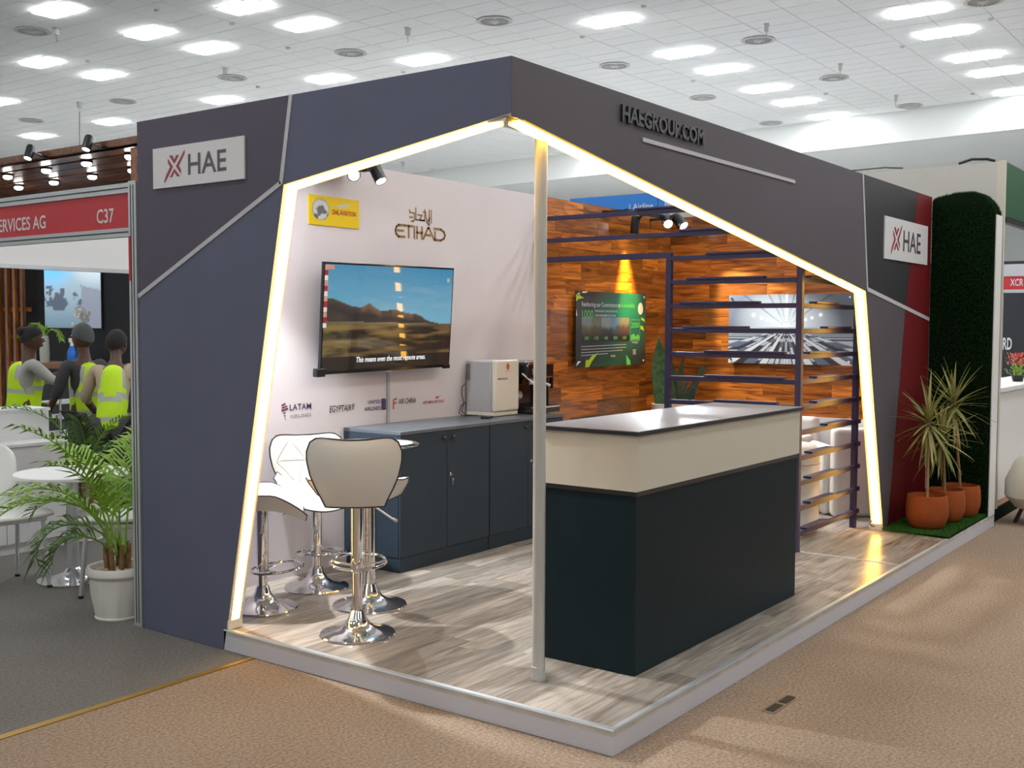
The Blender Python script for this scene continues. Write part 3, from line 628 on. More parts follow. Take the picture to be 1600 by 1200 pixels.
def tunnel_poster():
    y1, z0, w, h = 2.185, 1.253, 1.115, .597
    t = thing('tunnel_poster', 'black and white poster of a lit tunnel with conveyor tracks on the wooden wall', 'poster', (5.561, y1-w/2, z0))
    mb = MB(); mb.box(0, -w/2, 0, .006, w/2, h); build('board', mb, 'white', t)
    def pic(u, v):
        cx, cy = .48, .53; dx, dy = (u-cx)*w, (v-cy)*h
        if dy >= 0:
            r = math.hypot(dx, dy*1.2); c = mix((.80,.92,1.0), (.13,.16,.20), r*2.0)
            a = math.atan2(dy, abs(dx))
            for a0 in (.62, 1.05, 1.33):
                if abs(a-a0) < .02 and r > .05: c = mix(c, (.05,.06,.08), .6)
            if abs(dx) < .006+dy*.015: c = (.9,.95,1)
            for k, (lx, ly) in enumerate(((.30,.105), (.225,.08), (.17,.065), (.13,.055), (.105,.045))):
                d = math.hypot(abs(dx)-lx, dy-ly); s_ = .02-.002*k
                if d < s_: c = mix((1,1,1), c, (d/s_)**2*.8)
            if abs(a-.4) < .03 and r < .2: c = mix(c, (.9,.95,1), .7)
            return c
        q = dx/-dy; d = 1/max(.006, -dy)
        if abs(q) > 3.6:
            f = (d*.45) % 1; return (.05,.06,.08) if -dy > .02 and f < .6 and -dy < .12 else (.38,.46,.52)
        f = abs(q)
        lanes = [(.0,.05,1),(.05,.17,0),(.17,.36,2),(.36,.52,3),(.52,.80,1),(.80,.9,0),(.9,1.25,2),(1.25,1.5,3),(1.5,1.9,1),(1.9,2.2,2),(2.2,2.6,0),(2.6,3.7,2)]
        for a, b_, k in lanes:
            if a <= f < b_:
                s_ = (d*.17+a*3.7) % 1; edge = min(f-a, b_-f)/(b_-a)
                if k == 0: c = (.03,.035,.05) if s_ < .55 else (.4,.46,.52)
                elif k == 1: c = (.62,.66,.70) if edge > .12 else (.05,.06,.08)
                elif k == 2: c = ((.04,.05,.07) if edge < .2 else (.5,.56,.62)) if s_ < .6 else (.10,.13,.18)
                else: c = (.035,.03,.03) if s_ < .7 else (.45,.5,.55)
                return mix(c, (.5,.58,.64), max(0, 1+dy/.045) if dy > -.045 else 0)
        return (.3,.35,.4)
    picture('printed_face', pic, 200, 120, w, h, 'print', t, frame((-.0008, w/2, 0), (0,-1,0), (0,0,1)))
    screws(t, [(-.001, a-w/2, b_, 'x') for a, b_ in ((.03,.03), (w-.03,.03), (.03,h-.03), (w-.03,h-.03))])
tunnel_poster()

# ------------------------------------------------------------------ slatted partition
def partition():
    X, Y = 3.45, .69
    t = thing('slat_partition', 'open purple blue metal slat partition around the lounge behind the counter', 'partition', (X, Y, .1005))
    def part(nm, *b_): mb = MB(); mb.box(*b_); return build(nm, mb, 'rail', t, bevel=.002)
    h = .02
    part('post', -h, -h, 0, h, h, 2.32); part('post', -h, .955-h, 0, h, .955+h, 1.99); part('post', 1.09-h, -h, 0, 1.09+h, h, 2.32)
    part('header', -h, .955+h, 1.95, h, 2.09, 1.99)
    for k in range(14):
        z = .215-.1005+.1665*k-.016
        far = 2.09 if k >= 12 else .935
        part('rail', -.016, .022, z, .016, far, z+.032)
        L = rnd.uniform(.42, .58); a = rnd.uniform(.06, far-L-.06) if far < 1 else (.45+.2*(k-12))
        part('shelf_slat', -.03, a, z+.0322, .028, a+L, z+.047)
        part('rail', .022, -.0145, z, 1.18, .0145, z+.032)
        a = .30+rnd.uniform(-.2, .18)
        part('shelf_slat', a, -.028, z+.0322, a+rnd.uniform(.38, .5), .03, z+.047)
partition()

# ------------------------------------------------------------------ spot lamps
def spot(loc, aim, label, col, power, angle, anchor=None, length=.12, r=.038, lens='lens', group=None, blend=.35, lit=True):
    t = thing('spot_lamp', label, 'lamp', loc, 0, group)
    d = (Vector(aim)-Vector(loc)).normalized(); Q = d.to_track_quat('-Z', 'Y').to_matrix().to_4x4()
    mb = MB(); mb.lathe([(r*.8,.02+length),(r,.005+length),(r,0),(r*.86,0),(r*.84,.016)], 22, T=Q, caps=False); mb.add([tuple(Q @ Vector((r*.8*math.cos(2*PI*k/22), r*.8*math.sin(2*PI*k/22), .02+length))) for k in range(22)], [tuple(range(22))])
    build('housing', mb, 'black', t, smooth=50)
    if lit:
        mb = MB(); mb.lathe([(r*.82,.012),(r*.6,.006),(.002,.004)], 20, T=Q); build('lens', mb, lens, t, smooth=True)
    if anchor:
        q = Q @ Vector((0, 0, length*.7)); a = Vector(anchor)-Vector(loc)
        mb = MB(); mb.tube([q, q*.4+a*.6+Vector((0,0,.0)), a], .009, 8); mb.box(a.x-.045, a.y-.03, a.z-.015, a.x+.045, a.y+.03, a.z+.015); build('arm', mb, 'black', t)
    if power:
        ld = bpy.data.lights.new('lamp_light', 'SPOT'); ld.energy = power; ld.color = col; ld.spot_size = math.radians(angle); ld.spot_blend = blend; ld.shadow_soft_size = .03
        lo = bpy.data.objects.new('lamp_light', ld); C.objects.link(lo); lo.parent = t; lo.matrix_local = Matrix.Translation(d*.03) @ Q
    return t
CW = (.92, .96, 1.0); WW = (1, .62, .22)
spot((1.21, 2.5, 2.44), (-.35, .9, 1.2), 'black spot lamp facing the camera above the yellow sign', CW, 25, 60, anchor=(1.30, 2.56, 2.50))
spot((1.44, 2.5, 2.43), (1.35, 1.0, .1), 'black spot lamp tilted down right of its twin, above the television', CW, 170, 60, anchor=(1.34, 2.56, 2.50))
mb = MB(); mb.box(1.22, 2.53, 2.502, 1.42, 2.79, 2.53); o = build('lamp_bar', mb, 'black', None); tag(o, 'black bracket on the pale wall top carrying two spot lamps', 'bracket')
spot((4.99, 2.49, 2.445), (2.6, .3, .3), 'left of the two white glowing spot lamps in the lounge corner', CW, 160, 50, r=.044, anchor=(5.03, 2.56, 2.51))
spot((5.07, 2.38, 2.43), (4.3, -.2, .2), 'right of the two white glowing spot lamps in the lounge corner', CW, 160, 60, r=.044, anchor=(5.08, 2.5, 2.51))
spot((4.76, 2.69, 2.36), (4.79, 2.755, 1.95), 'black cylinder downlight above the green poster', (1, .58, .13), 430, 46, anchor=(4.76, 2.60, 2.52), length=.13, blend=.9)
spot((.22, 2.58, 2.44), (1.05, 1.7, .1), 'black spot lamp behind the side fascia, lighting the stools', CW, 310, 80, anchor=(.26, 2.75, 2.50))
spot((.16, 2.42, 2.44), (1.0, 2.79, 1.75), 'black spot lamp behind the side fascia, lighting the pale wall', CW, 45, 75, anchor=(.20, 2.55, 2.50))
spot((5.30, 2.52, 2.44), (5.56, 1.20, .5), 'added black spot lamp on the lounge track, brightening the right wall and white seats', (1, .97, .92), 190, 55, anchor=(5.28, 2.56, 2.51))  # extra lamp, added to brighten the right wall and lounge seats
mb = MB(); mb.box(4.4, 2.55, 2.50, 5.25, 2.575, 2.53); mb.box(4.4, 2.575, 2.505, 4.43, 2.79, 2.525); mb.box(5.2, 2.575, 2.505, 5.23, 2.79, 2.525); tag(build('lamp_track', mb, 'black', None), 'black lamp track high on the wooden back wall', 'track')

# ------------------------------------------------------------------ bar stools and glass table
BASE = [(.18,0),(.182,.004),(.178,.010),(.14,.017),(.09,.033),(.06,.055),(.042,.085),(.034,.115),(.031,.12)]
def stool():
    t = thing('bar_stool', 'white quilted bar stool with its back to the camera, nearest the platform edge', 'stool', (0,0,0), 0, 'white bar stools')
    mb = MB(); mb.lathe(BASE, 40); build('base', mb, 'chrome', t, smooth=True)
    mb = MB(); mb.lathe([(.0235,.11),(.0235,.335)], 24); build('lower_pole', mb, 'chrome', t, smooth=True)
    mb = MB(); mb.lathe([(.028,.30),(.0305,.304),(.0305,.64),(.07,.645),(.075,.66)], 24); build('upper_pole', mb, 'chrome', t, smooth=True)
    mb = MB(); ring = []
    for k in range(26):
        a = 2*PI*k/26; ring.append((.075+.135*math.cos(a), .135*math.sin(a), .335+.012*math.cos(a)))
    mb.tube(ring, .0075, 8, closed=True); mb.tube([(.02,.02,.33),(.07,.1,.33),(.10,.128,.335)], .006, 6); mb.tube([(.02,-.02,.33),(.07,-.1,.33),(.10,-.128,.335)], .006, 6); build('footrest', mb, 'chrome', t, smooth=True)
    mb = MB(); mb.tube([(0,-.03,.63),(.01,-.08,.615),(.0,-.16,.56),(-.01,-.19,.545)], [.005,.005,.006,.008], 8); build('lever', mb, 'chrome', t, smooth=True)
    # seat: saddle with raised sides and a falling front
    def seat(u, s):
        x = -.15+.37*u; v = s*2-1; w = .242*(1-.32*max(0, .45-u)**1.2*2.0)*(1-.25*max(0, u-.72)**1.3*3)
        z = .655+.095*abs(v)**1.8*(1-.55*max(0, u-.55)*1.6)-.06*max(0, u-.45)**2*4+.03*max(0, .25-u)*2
        return x, v*w, z
    N1, N2 = 16, 18; mb = MB()
    def cush(fn, th, nd):
        def top(u, s): p = Vector(fn(u, s)); e = min(u, 1-u)*2; f = min(s, 1-s)*2; k = (1-(1-e)**5)*(1-(1-f)**5); return tuple(p+Vector(nd)*(th*k))
        def bot(u, s): p = Vector(fn(u, s)); e = min(u, 1-u)*2; f = min(s, 1-s)*2; k = (1-(1-e)**4)*(1-(1-f)**4); return tuple(p-Vector(nd)*(.018*k+.001))
        m_ = MB(); m_.grid(top, N1, N2); m_.grid(bot, N1, N2); return m_
    o = build('seat', cush(seat, .04, (0,0,1)), 'leather', t, smooth=60)
    rim = lambda fn: [fn(i/14, 0) for i in range(14)]+[fn(1, i/14) for i in range(14)]+[fn(1-i/14, 1) for i in range(14)]+[fn(0, 1-i/14) for i in range(14)]
    mb = MB(); mb.tube(rim(seat), .004, 6, closed=True); build('piping', mb, 'piping', o, smooth=True)
    # backrest
    prof = [(0,.135),(.12,.15),(.3,.178),(.5,.202),(.7,.215),(.85,.217),(1,.200)]
    def wid(q):
        for (a, b_), (c, d) in zip(prof, prof[1:]):
            if a <= q <= c: return b_+(d-b_)*(q-a)/(c-a)
        return .2
    def back(u, s):
        v = s*2-1; top = .958+.022*v*v-.012*abs(v)**8*3; z = .64+(top-.64)*u
        y = v*wid(u); x = -.178-.075*u-.02*math.sin(PI*u)+1.4*y*y
        return x, y, z
    def btop(u, s): p = Vector(back(u, s)); e = min(u, 1-u)*2; f = min(s, 1-s)*2; k = (1-(1-e)**5)*(1-(1-f)**5); return tuple(p+Vector((1,0,.2))*(.034*k))
    o = build('backrest', cush(back, .034, (1,0,.2)), 'leather', t, smooth=60)
    mb = MB(); mb.tube(rim(back), .0045, 6, closed=True); build('piping', mb, 'piping', o, smooth=True)
    mb = MB(); off = Vector((.0005,0,0))
    for (a, b_), (c, d) in (((.55,.06),(.55,.94)), ((.55,.06),(.93,.28)), ((.93,.28),(.55,.5)), ((.55,.5),(.93,.72)), ((.93,.72),(.55,.94)), ((.1,.3),(.55,.5)), ((.1,.7),(.55,.5)), ((.1,.3),(.55,.06)), ((.1,.7),(.55,.94))):
        mb.tube([Vector(btop(a+(c-a)*k/8, b_+(d-b_)*k/8))+off for k in range(9)], .0022, 5)
    build('stitching', mb, 'seam', o, smooth=True)
    return t
s1 = stool(); s1.location = (.335, 1.625, .1005); s1.rotation_euler = (0,0,math.radians(41))
dup(s1, (.87, 2.47, .1005), math.radians(-118), 'white quilted bar stool facing the camera by the pale wall, showing its quilted back', drop=.12)
dup(s1, (.385, 2.36, .1005), math.radians(-40), 'white bar stool half hidden behind the lit jamb of the side fascia', drop=.125)
t = thing('glass_table', 'round glass bar table on a chrome pole behind the front stool', 'table', (.762, 1.955, .1005))
mb = MB(); mb.lathe([(r*1.08, z) for r, z in BASE], 40); build('base', mb, 'chrome', t, smooth=True)
mb = MB(); mb.lathe([(.029,.12),(.029,.835),(.06,.838),(.075,.845)], 24); build('pole', mb, 'chrome', t, smooth=True)
mb = MB(); mb.lathe([(.255,.846),(.262,.85),(.262,.855),(.255,.858)], 48); build('glass_top', mb, 'glass', t, smooth=30)
mb = MB(); mb.lathe([(.15,.8585),(.15,.8592)], 36, c=(.06,-.05,0)); build('paper_mat', mb, 'signwhite', t)

# ------------------------------------------------------------------ on the cabinets: fridge, coffee machine
def appliances():
    t = thing('mini_fridge', 'small grey countertop fridge with cream door on the navy cabinet', 'fridge', (2.585, 2.52, .947))
    mb = MB(); mb.box(0, .03, .02, .27, .255, .385); build('body', mb, 'grey_plastic', t, bevel=.012)
    mb = MB(); mb.box(-.004, -.012, .032, .274, .028, .392); dr = build('door', mb, 'fridgedoor', t, bevel=.016, seg=4)
    mb = MB(); mb.box(.0, -.002, .003, .27, .25, .03); build('plinth', mb, 'fridgedoor', t, bevel=.004)
    mb = MB(); mb.lathe([(.018,0),(.018,.002)], 20, T=Matrix.Translation((.135, -.0125, .345)) @ Matrix.Rotation(PI/2, 4, 'X') @ Matrix.Diagonal((.85,1.3,1,1))); build('badge', mb, 'orangeink', dr)
    mb = MB(); text(mb, 'MERINOS', .012, FR(.02, .255, -.0130), width=.11, bold=.03); mb.m(1); text(mb, 'FRIDGE', .005, FR(.105, .31, -.0130), width=.055, bold=.02); mb.clear = 0
    build('lettering', mb, ['blackink', 'greyink'], dr, norm=False)
    mb = MB()
    for k in range(12): mb.box(-.0015, .215, .25+.0095*k, .001, .25, .254+.0095*k)
    build('side_grille', mb, 'black', t)
    mb = MB(); mb.tube([(0, .26, .22), (-.03, .262, .2), (-.04, .258, .15), (-.02, .255, .09), (-.05, .25, .03), (-.06, .2, .006)], .003, 6); mb.tube([(0, .255, .09), (-.05, .255, .07), (-.08, .25, .02), (-.085, .22, .005), (-.03, .12, .006)], .003, 6); build('power_cord', mb, 'black', t, smooth=True)
    o = MB(); o.box(-.05, -.03, 0, .05, .03, .012); tag(build('power_adapter', o, 'black', None, bevel=.004, loc=(2.475, 2.50, .948), rot=(0, 0, .3)), 'flat black box on the cabinet beside the small fridge', 'adapter')
    t = thing('coffee_machine', 'black and chrome espresso machine on the navy cabinet, partly behind the pole', 'coffee machine', (2.90, 2.50, .947))
    mb = MB(); mb.box(.02, .08, 0, .30, .28, .375); build('body', mb, 'blackgloss', t, bevel=.01)
    mb = MB(); mb.box(0.0, -.04, .25, .32, .10, .36); build('head', mb, 'blackgloss', t, bevel=.012)
    mb = MB(); mb.box(.0, -.07, 0.002, .36, .09, .055); build('drip_tray', mb, 'blackgloss', t, bevel=.006)
    mb = MB(); mb.box(.01, -.072, .04, .35, -.066, .05); mb.box(.0, -.045, .352, .32, -.038, .366); mb.tube([(.01,.0,.37),(.01,.26,.37),(.3,.26,.37),(.3,0,.37)], .006, 6, closed=True); build('chrome_trim', mb, 'chrome', t)
    mb = MB(); mb.lathe([(.034,.25),(.034,.215),(.028,.205)], 18, c=(.12,.02,0)); mb.tube([(.12,.0,.225),(.12,-.10,.215),(.12,-.14,.205)], .012, 8); build('portafilter', mb, 'chrome', t, smooth=True)
    mb = MB(); mb.lathe([(.03,0),(.03,.008),(.022,.012)], 18, T=Matrix.Translation((.075, -.04, .30)) @ Matrix.Rotation(PI/2, 4, 'X')); build('gauge', mb, 'steel', t, smooth=True); mb = MB(); mb.lathe([(.03,0),(.03,.008),(.022,.012)], 18, T=Matrix.Translation((.055, .08, .13)) @ Matrix.Rotation(PI/2, 4, 'X')); build('gauge', mb, 'steel', t, smooth=True)
    mb = MB(); mb.box(.335, -.01, .17, .36, .015, .345); mb.box(.29, -.01, .33, .36, .015, .35); mb.box(.30, .0, .05, .315, .03, .33); build('side_handle', mb, 'blackgloss', t, bevel=.004)
    mb = MB(); mb.tube([(-.02,-.0,.29),(.03,-.05,.23),(.09,-.07,.185),(.13,-.06,.18)], .006, 8); build('hose', mb, 'whiteplastic', t, smooth=True)
appliances()

# ------------------------------------------------------------------ lounge seats and snake plants
def lounge():
    def rounded(name, bx, par, mt, bv): mb = MB(); mb.box(*bx); return build(name, mb, mt, par, bevel=bv, seg=5)
    t = thing('white_pouf', 'round topped white pouf beside the end of the counter in the lounge', 'pouf', (4.12, 1.04, .1005))
    mb = MB(); mb.lathe([(.20,.0),(.225,.02),(.232,.08),(.235,.3),(.232,.56),(.222,.61),(.19,.635),(.0,.64)], 36); build('body', mb, 'sofa', t, smooth=45)
    mb = MB(); mb.tube([(.2345*math.cos(2*PI*k/36), .2345*math.sin(2*PI*k/36), .50) for k in range(36)], .003, 5, closed=True); build('seam', mb, 'seam', t, smooth=True)
    t = thing('white_armchair', 'white padded armchair with its tall back to the camera, behind the lit right jamb', 'armchair', (5.19, .93, .1005), math.radians(40))
    rounded('seat', (-.14,-.225,.04,.24,.225,.40), t, 'sofa', .04); rounded('backrest', (-.25,-.235,.0,-.13,.235,.69), t, 'sofa', .035)
    for s_ in (1, -1): rounded('arm_rest', (-.125,.20*s_,.0,.24,.275*s_,.55), t, 'sofa', .03)
    t = thing('white_sofa', 'long white lounge sofa against the wooden right wall', 'sofa', (5.28, 1.83, .1005))
    rounded('seat', (-.30,-.42,.24,.13,.42,.42), t, 'sofa', .04); rounded('backrest', (.135,-.5,.24,.275,.5,.72), t, 'sofa', .04)
    for s_ in (1, -1): rounded('arm_rest', (-.30,.425*s_,.24,.13,.5*s_,.58), t, 'sofa', .03)
    for x in (-.26, .18):
        for y in (-.44, .44): mb = MB(); mb.tube([(x, y, 0), (x, y, .25)], .018, 8); build('leg', mb, 'black', t)
    for (nm, lab, loc, leaves, m_, r) in (
        ('snake_plant', 'broad green snake plant leaf rising from a slim white pot left of the partition post', (4.78, 2.42), [(0,.0,.0,.62,.075,.06),(.02,-.01,.25,.36,.04,-.03)], 'snake', .085),
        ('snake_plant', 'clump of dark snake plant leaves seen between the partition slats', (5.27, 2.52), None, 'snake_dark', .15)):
        t = thing('snake_plant', lab, 'plant', (*loc, .1005))
        mb = MB(); mb.lathe([(r*.72,0),(r*.75,.02),(r*.97,.78),(r,.82),(r*.9,.822),(r*.88,.78)], 24); build('pot', mb, 'potwhite', t, smooth=40)
        mb = MB(); mb.lathe([(r*.88,.77),(.001,.78)], 20); build('soil', mb, 'soil', t)
        if leaves is None:
            leaves = [(-.13+.26*k/14, rnd.uniform(-.08,.08), rnd.uniform(-.5,.5), rnd.uniform(.22,.46), rnd.uniform(.024,.034), -.10+.26*k/14+rnd.uniform(-.04,.04)) for k in range(15)]
        for k, (x, y, tw, L, w, lean) in enumerate(leaves):
            lx, ly = lean*r0.x+rnd.uniform(-.03,.03)-(.09 if m_ == 'snake' and k == 0 else 0)*r0.x, lean*r0.y+rnd.uniform(-.03,.03)-(.09 if m_ == 'snake' and k == 0 else 0)*r0.y
            def lf(u, s, x=x, y=y, tw=tw, L=L, w=w, lx=lx, ly=ly):
                a = -(s-.5)*2; ww = w*(.55+.45*math.sin(PI*min(1, u*.9+.1)))*(1 if u < .6 else max(.02, (1-((u-.6)/.4)**2)))
                an = YAW-PI/2+tw; d = .3*ww*(1-a*a)
                return (x+lx*u**1.5+a*ww*math.cos(an)-d*math.sin(an), y+ly*u**1.5+a*ww*math.sin(an)+d*math.cos(an), .77+L*u)
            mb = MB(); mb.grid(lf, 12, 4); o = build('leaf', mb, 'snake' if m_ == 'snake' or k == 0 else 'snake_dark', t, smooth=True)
            sd = o.modifiers.new('thickness', 'SOLIDIFY'); sd.thickness = .004
lounge()

# ------------------------------------------------------------------ turf wall, turf mat, dracaena pots
def blades(mb, fn, n, h, seed):
    q = random.Random(seed)
    for _ in range(n):
        p, nrm, tan = fn(q); p, nrm, tan = Vector(p), Vector(nrm), Vector(tan)
        a = q.uniform(0, 2*PI); bt = nrm.cross(tan); d = tan*math.cos(a)+bt*math.sin(a); w = q.uniform(.0015, .003)
        tip = p+nrm*h*q.uniform(.6, 1)+d*h*q.uniform(.1, .7); s_ = (tan*math.sin(a)-bt*math.cos(a))*w
        mb.add([tuple(p-s_), tuple(p+s_), tuple(tip)], [(0,1,2)])
t = thing('turf_wall', 'tall end wall covered in dark green artificial turf behind the potted plants', 'wall panel', (5.71, .23, .1005))
prof = [(.472,0),(.472,2.47),(.43,2.49),(.30,2.515),(.18,2.515),(.09,2.48),(.03,2.41),(.005,2.34),(.005,0)]
mb = MB(); mb.prism([(y-.23, z) for y, z in prof], 'x', -.109, .09); build('core', mb, 'turf', t)
mb = MB(); mb.prism([(y-.23, z) for y, z in [(.0035,.0),(.0035,2.34),(-.004,2.34),(-.004,.0)]], 'x', -.085, .10); build('white_edge', mb, 'white', t)
mb = MB(); blades(mb, lambda q: ((-.109, q.uniform(-.225, .242), q.uniform(0, 2.44)), (-1,0,0), (0,0,-1)), 26000, .022, 3)
blades(mb, lambda q: ((q.uniform(-.1,.09), *(lambda k, f: (prof[k][0]*(1-f)+prof[k+1][0]*f-.23, prof[k][1]*(1-f)+prof[k+1][1]*f))(q.randint(1,6), q.random())), (0,-.3,1), (1,0,0)), 3000, .024, 4)
stuff(build('turf_pile', mb, 'turfblade', t, norm=False))
t = thing('turf_mat', 'green artificial grass mat under the three terracotta pots', 'mat', (5.05, .24, .1005))
mb = MB(); mb.prism([(-.55,-.235),(.545,-.235),(.545,.228),(-.44,.228)], 'z', .0, .012); build('backing', mb, 'turf', t)
mb = MB(); blades(mb, lambda q: ((q.uniform(-.54, .545), q.uniform(-.235, .228), .012), (0,0,1), (1,0,0)), 22000, .022, 5)
stuff(build('grass_pile', mb, 'matblade', t, norm=False))
# one leaf mesh, shared
lm = MB(); lm.grid(lambda u, s: (.32*u, (s-.5)*2*.0135*(1-u)**.6*(.6+.4*min(1, u*6)), -.05*u*u+.004*abs(s-.5)), 7, 2); leafm = [lm.mesh('leaf', 'dracaena'), None]
leafm[1] = leafm[0].copy(); leafm[1].materials[0] = MT['dracaena_green']
for (x, y, lab, sx, sy, H, n, sc) in ((4.76, .225, 'terracotta pot with a spiky dracaena, nearest the camera of the three', .07, .02, .80, 56, 1.08), (5.13, .20, 'terracotta pot with a spiky dracaena, middle of the three in a row', -.06, .02, .66, 46, 1.0), (5.44, .165, 'terracotta pot with a spiky dracaena, farthest back against the turf wall', -.14, .03, .90, 56, 1.05)):
    t = thing('potted_dracaena', lab, 'potted plant', (x, y, .114), 0, 'terracotta pots on the turf mat')
    mb = MB(); mb.lathe([(.095,0),(.125,.03),(.145,.09),(.148,.15),(.142,.22),(.138,.245),(.128,.247),(.126,.2)], 32); build('pot', mb, 'terracotta', t, smooth=50)
    mb = MB(); mb.lathe([(.127,.19),(.001,.2)], 24); build('soil', mb, 'soil', t)
    mb = MB(); st = [(0,0,.18),(sx*.2,sy*.2,.35),(sx*.6,sy*.6,.6),(sx,sy,H)]; mb.tube(st, [.012,.011,.010,.011], 8); build('stem', mb, 'stem', t, smooth=True)
    for k in range(n):
        az = k*2.399963+rnd.uniform(-.2, .2); el = math.radians(80-150*(k/n)+rnd.uniform(-10, 10))
        o = link('leaf', leafm[k % 2], t, loc=(sx, sy, H-.08*k/n), rot=Euler((0, -el, az)))
        s_ = sc*rnd.uniform(.75, 1.1)
        tx, ty = .32*math.cos(el)*math.cos(az), .32*math.cos(el)*math.sin(az)
        if tx > 0: s_ = min(s_, max(.3, (5.575-x-sx)/tx))
        if ty > 0: s_ = min(s_, max(.3, (.462-y-sy)/ty))
        o.scale = (s_, 1, s_)

# ------------------------------------------------------------------ floor details
mb = MB(); mb.prism([(-1.9,1.935),(.0,1.965),(.0,1.995),(-1.9,1.985)], 'z', .0005, .004); tag(build('floor_strip', mb, 'gold', None), 'flat brass joint strip across the carpet left of the platform', 'strip')
t = thing('floor_socket', 'small black floor socket box sunk in the carpet in front of the counter', 'socket', (.905, -.27, 0), math.radians(-2))
mb = MB(); mb.box(-.125, -.028, .0005, .125, .028, .003); build('plate', mb, 'steel', t)
mb = MB(); mb.box(-.11, -.018, .003, -.015, .018, .0055); build('outlet', mb, 'black', t); mb = MB(); mb.box(.015, -.018, .003, .11, .018, .0055); build('outlet', mb, 'black', t)

# ------------------------------------------------------------------ left neighbour stand
def frond(par, org, az, el, L, droop, n=24, leaf=.17, m_='palm', wid=.008, seed=0):
    q = random.Random(seed); mb = MB(); pts = []; p = Vector(org); e = el
    for k in range(15):
        pts.append(p.copy()); d = Vector((math.cos(e)*math.cos(az), math.cos(e)*math.sin(az), math.sin(e))); p = p+d*(L/14); e -= droop/14*(1+k*.09)
    mb.tube(pts, [.006*(1-.8*k/14)+.001 for k in range(15)], 5)
    for k in range(n):
        u = .28+.70*k/(n-1); i = min(13, int(u*14)); f = u*14-i; b_ = pts[i].lerp(pts[i+1], f); d = (pts[i+1]-pts[i]).normalized()
        side = d.cross(Vector((0,0,1))).normalized(); upv = side.cross(d)
        for sg in (-1, 1):
            l = leaf*(1.0-.55*abs(u-.55)*1.6)*q.uniform(.85, 1.1); dr = (d*q.uniform(.55,.8)+side*sg*q.uniform(.6,.8)+upv*q.uniform(.1,.4)).normalized()
            a = b_; m2 = b_+dr*l*.5; tip = b_+dr*l-Vector((0,0,l*q.uniform(.15,.45))); w = d*wid
            mb.add([tuple(a-w*.4), tuple(a+w*.4), tuple(m2+w), tuple(m2-w), tuple(tip)], [(0,1,2,3), (3,2,4)])
    return build('frond', mb, m_, par, norm=False)
def white_chair(loc, rz, label, group='white plastic chairs'):
    t = thing('plastic_chair', label, 'chair', loc, rz, group)
    def shell(u, s):
        v = s*2-1
        if u < .5: a = u/.5; return (.22-.42*a, v*.225*(1-.05*a), .445+.012*v*v-.02*(1-a)**6-.015*math.sin(PI*a))
        a = (u-.5)/.5; return (-.20-.10*a-.02*math.sin(PI*a), v*(.214+.01*a)*(1 if a < .7 else math.sqrt(max(.05, 1-((a-.7)/.34)**2))), .445+.40*a+.02*math.sin(PI*a)*0)
    mb = MB(); mb.grid(shell, 22, 12); o = build('shell', mb, 'whiteplastic', t, smooth=True); sd = o.modifiers.new('thickness', 'SOLIDIFY'); sd.thickness = .022
    mb = MB(); mb.box(-.19, -.2, .405, .2, .2, .435); build('seat_rim', mb, 'whiteplastic', t, bevel=.012)
    for x, y, dx, dy in ((.17,.18,.03,.02), (.17,-.18,.03,-.02), (-.17,.18,-.06,.02), (-.17,-.18,-.06,-.02)):
        mb = MB(); mb.tube([(x, y, .41), (x+dx, y+dy, .008)], .013, 10); mb.m(1).tube([(x+dx*.98, y+dy*.98, .016), (x+dx, y+dy, .0)], .016, 10); build('leg', mb, ['alu', 'black'], t, smooth=True)
    return t
def pot(par, r, h, m_='potwhite'):
    mb = MB(); n = 40; prof = [(.72,0,0),(.74,.03,0),(.70,.05,0),(.72,.08,1),(.86,.5,1),(.88,.78,1),(.92,.80,0),(1.0,.86,0),(1.0,.94,0),(.95,1,0),(.86,.99,0),(.84,.9,0)]
    vs_ = []; fs = []
    for rr_, z, fl in prof:
        for k in range(n): a = 2*PI*k/n; q = r*rr_*(1-(.05 if fl and k % 4 < 1 else 0)); vs_.append((q*math.cos(a), q*math.sin(a), z*h))
    for i in range(len(prof)-1):
        for k in range(n): k2 = (k+1) % n; fs.append((i*n+k, i*n+k2, (i+1)*n+k2, (i+1)*n+k))
    fs.append(tuple(range(n-1,-1,-1))); mb.add(vs_, fs); build('pot', mb, m_, par, smooth=35)
    mb = MB(); mb.lathe([(r*.85,h*.92),(.001,h*.94)], 20); q = random.Random(2)
    for _ in range(34): a = q.uniform(0, 2*PI); d = r*.8*math.sqrt(q.random()); mb.sphere((d*math.cos(a), d*math.sin(a), h*.94), (q.uniform(.008,.016), q.uniform(.008,.016), .007), 6, 4)
    build('pebbles', mb, 'pebble', par)
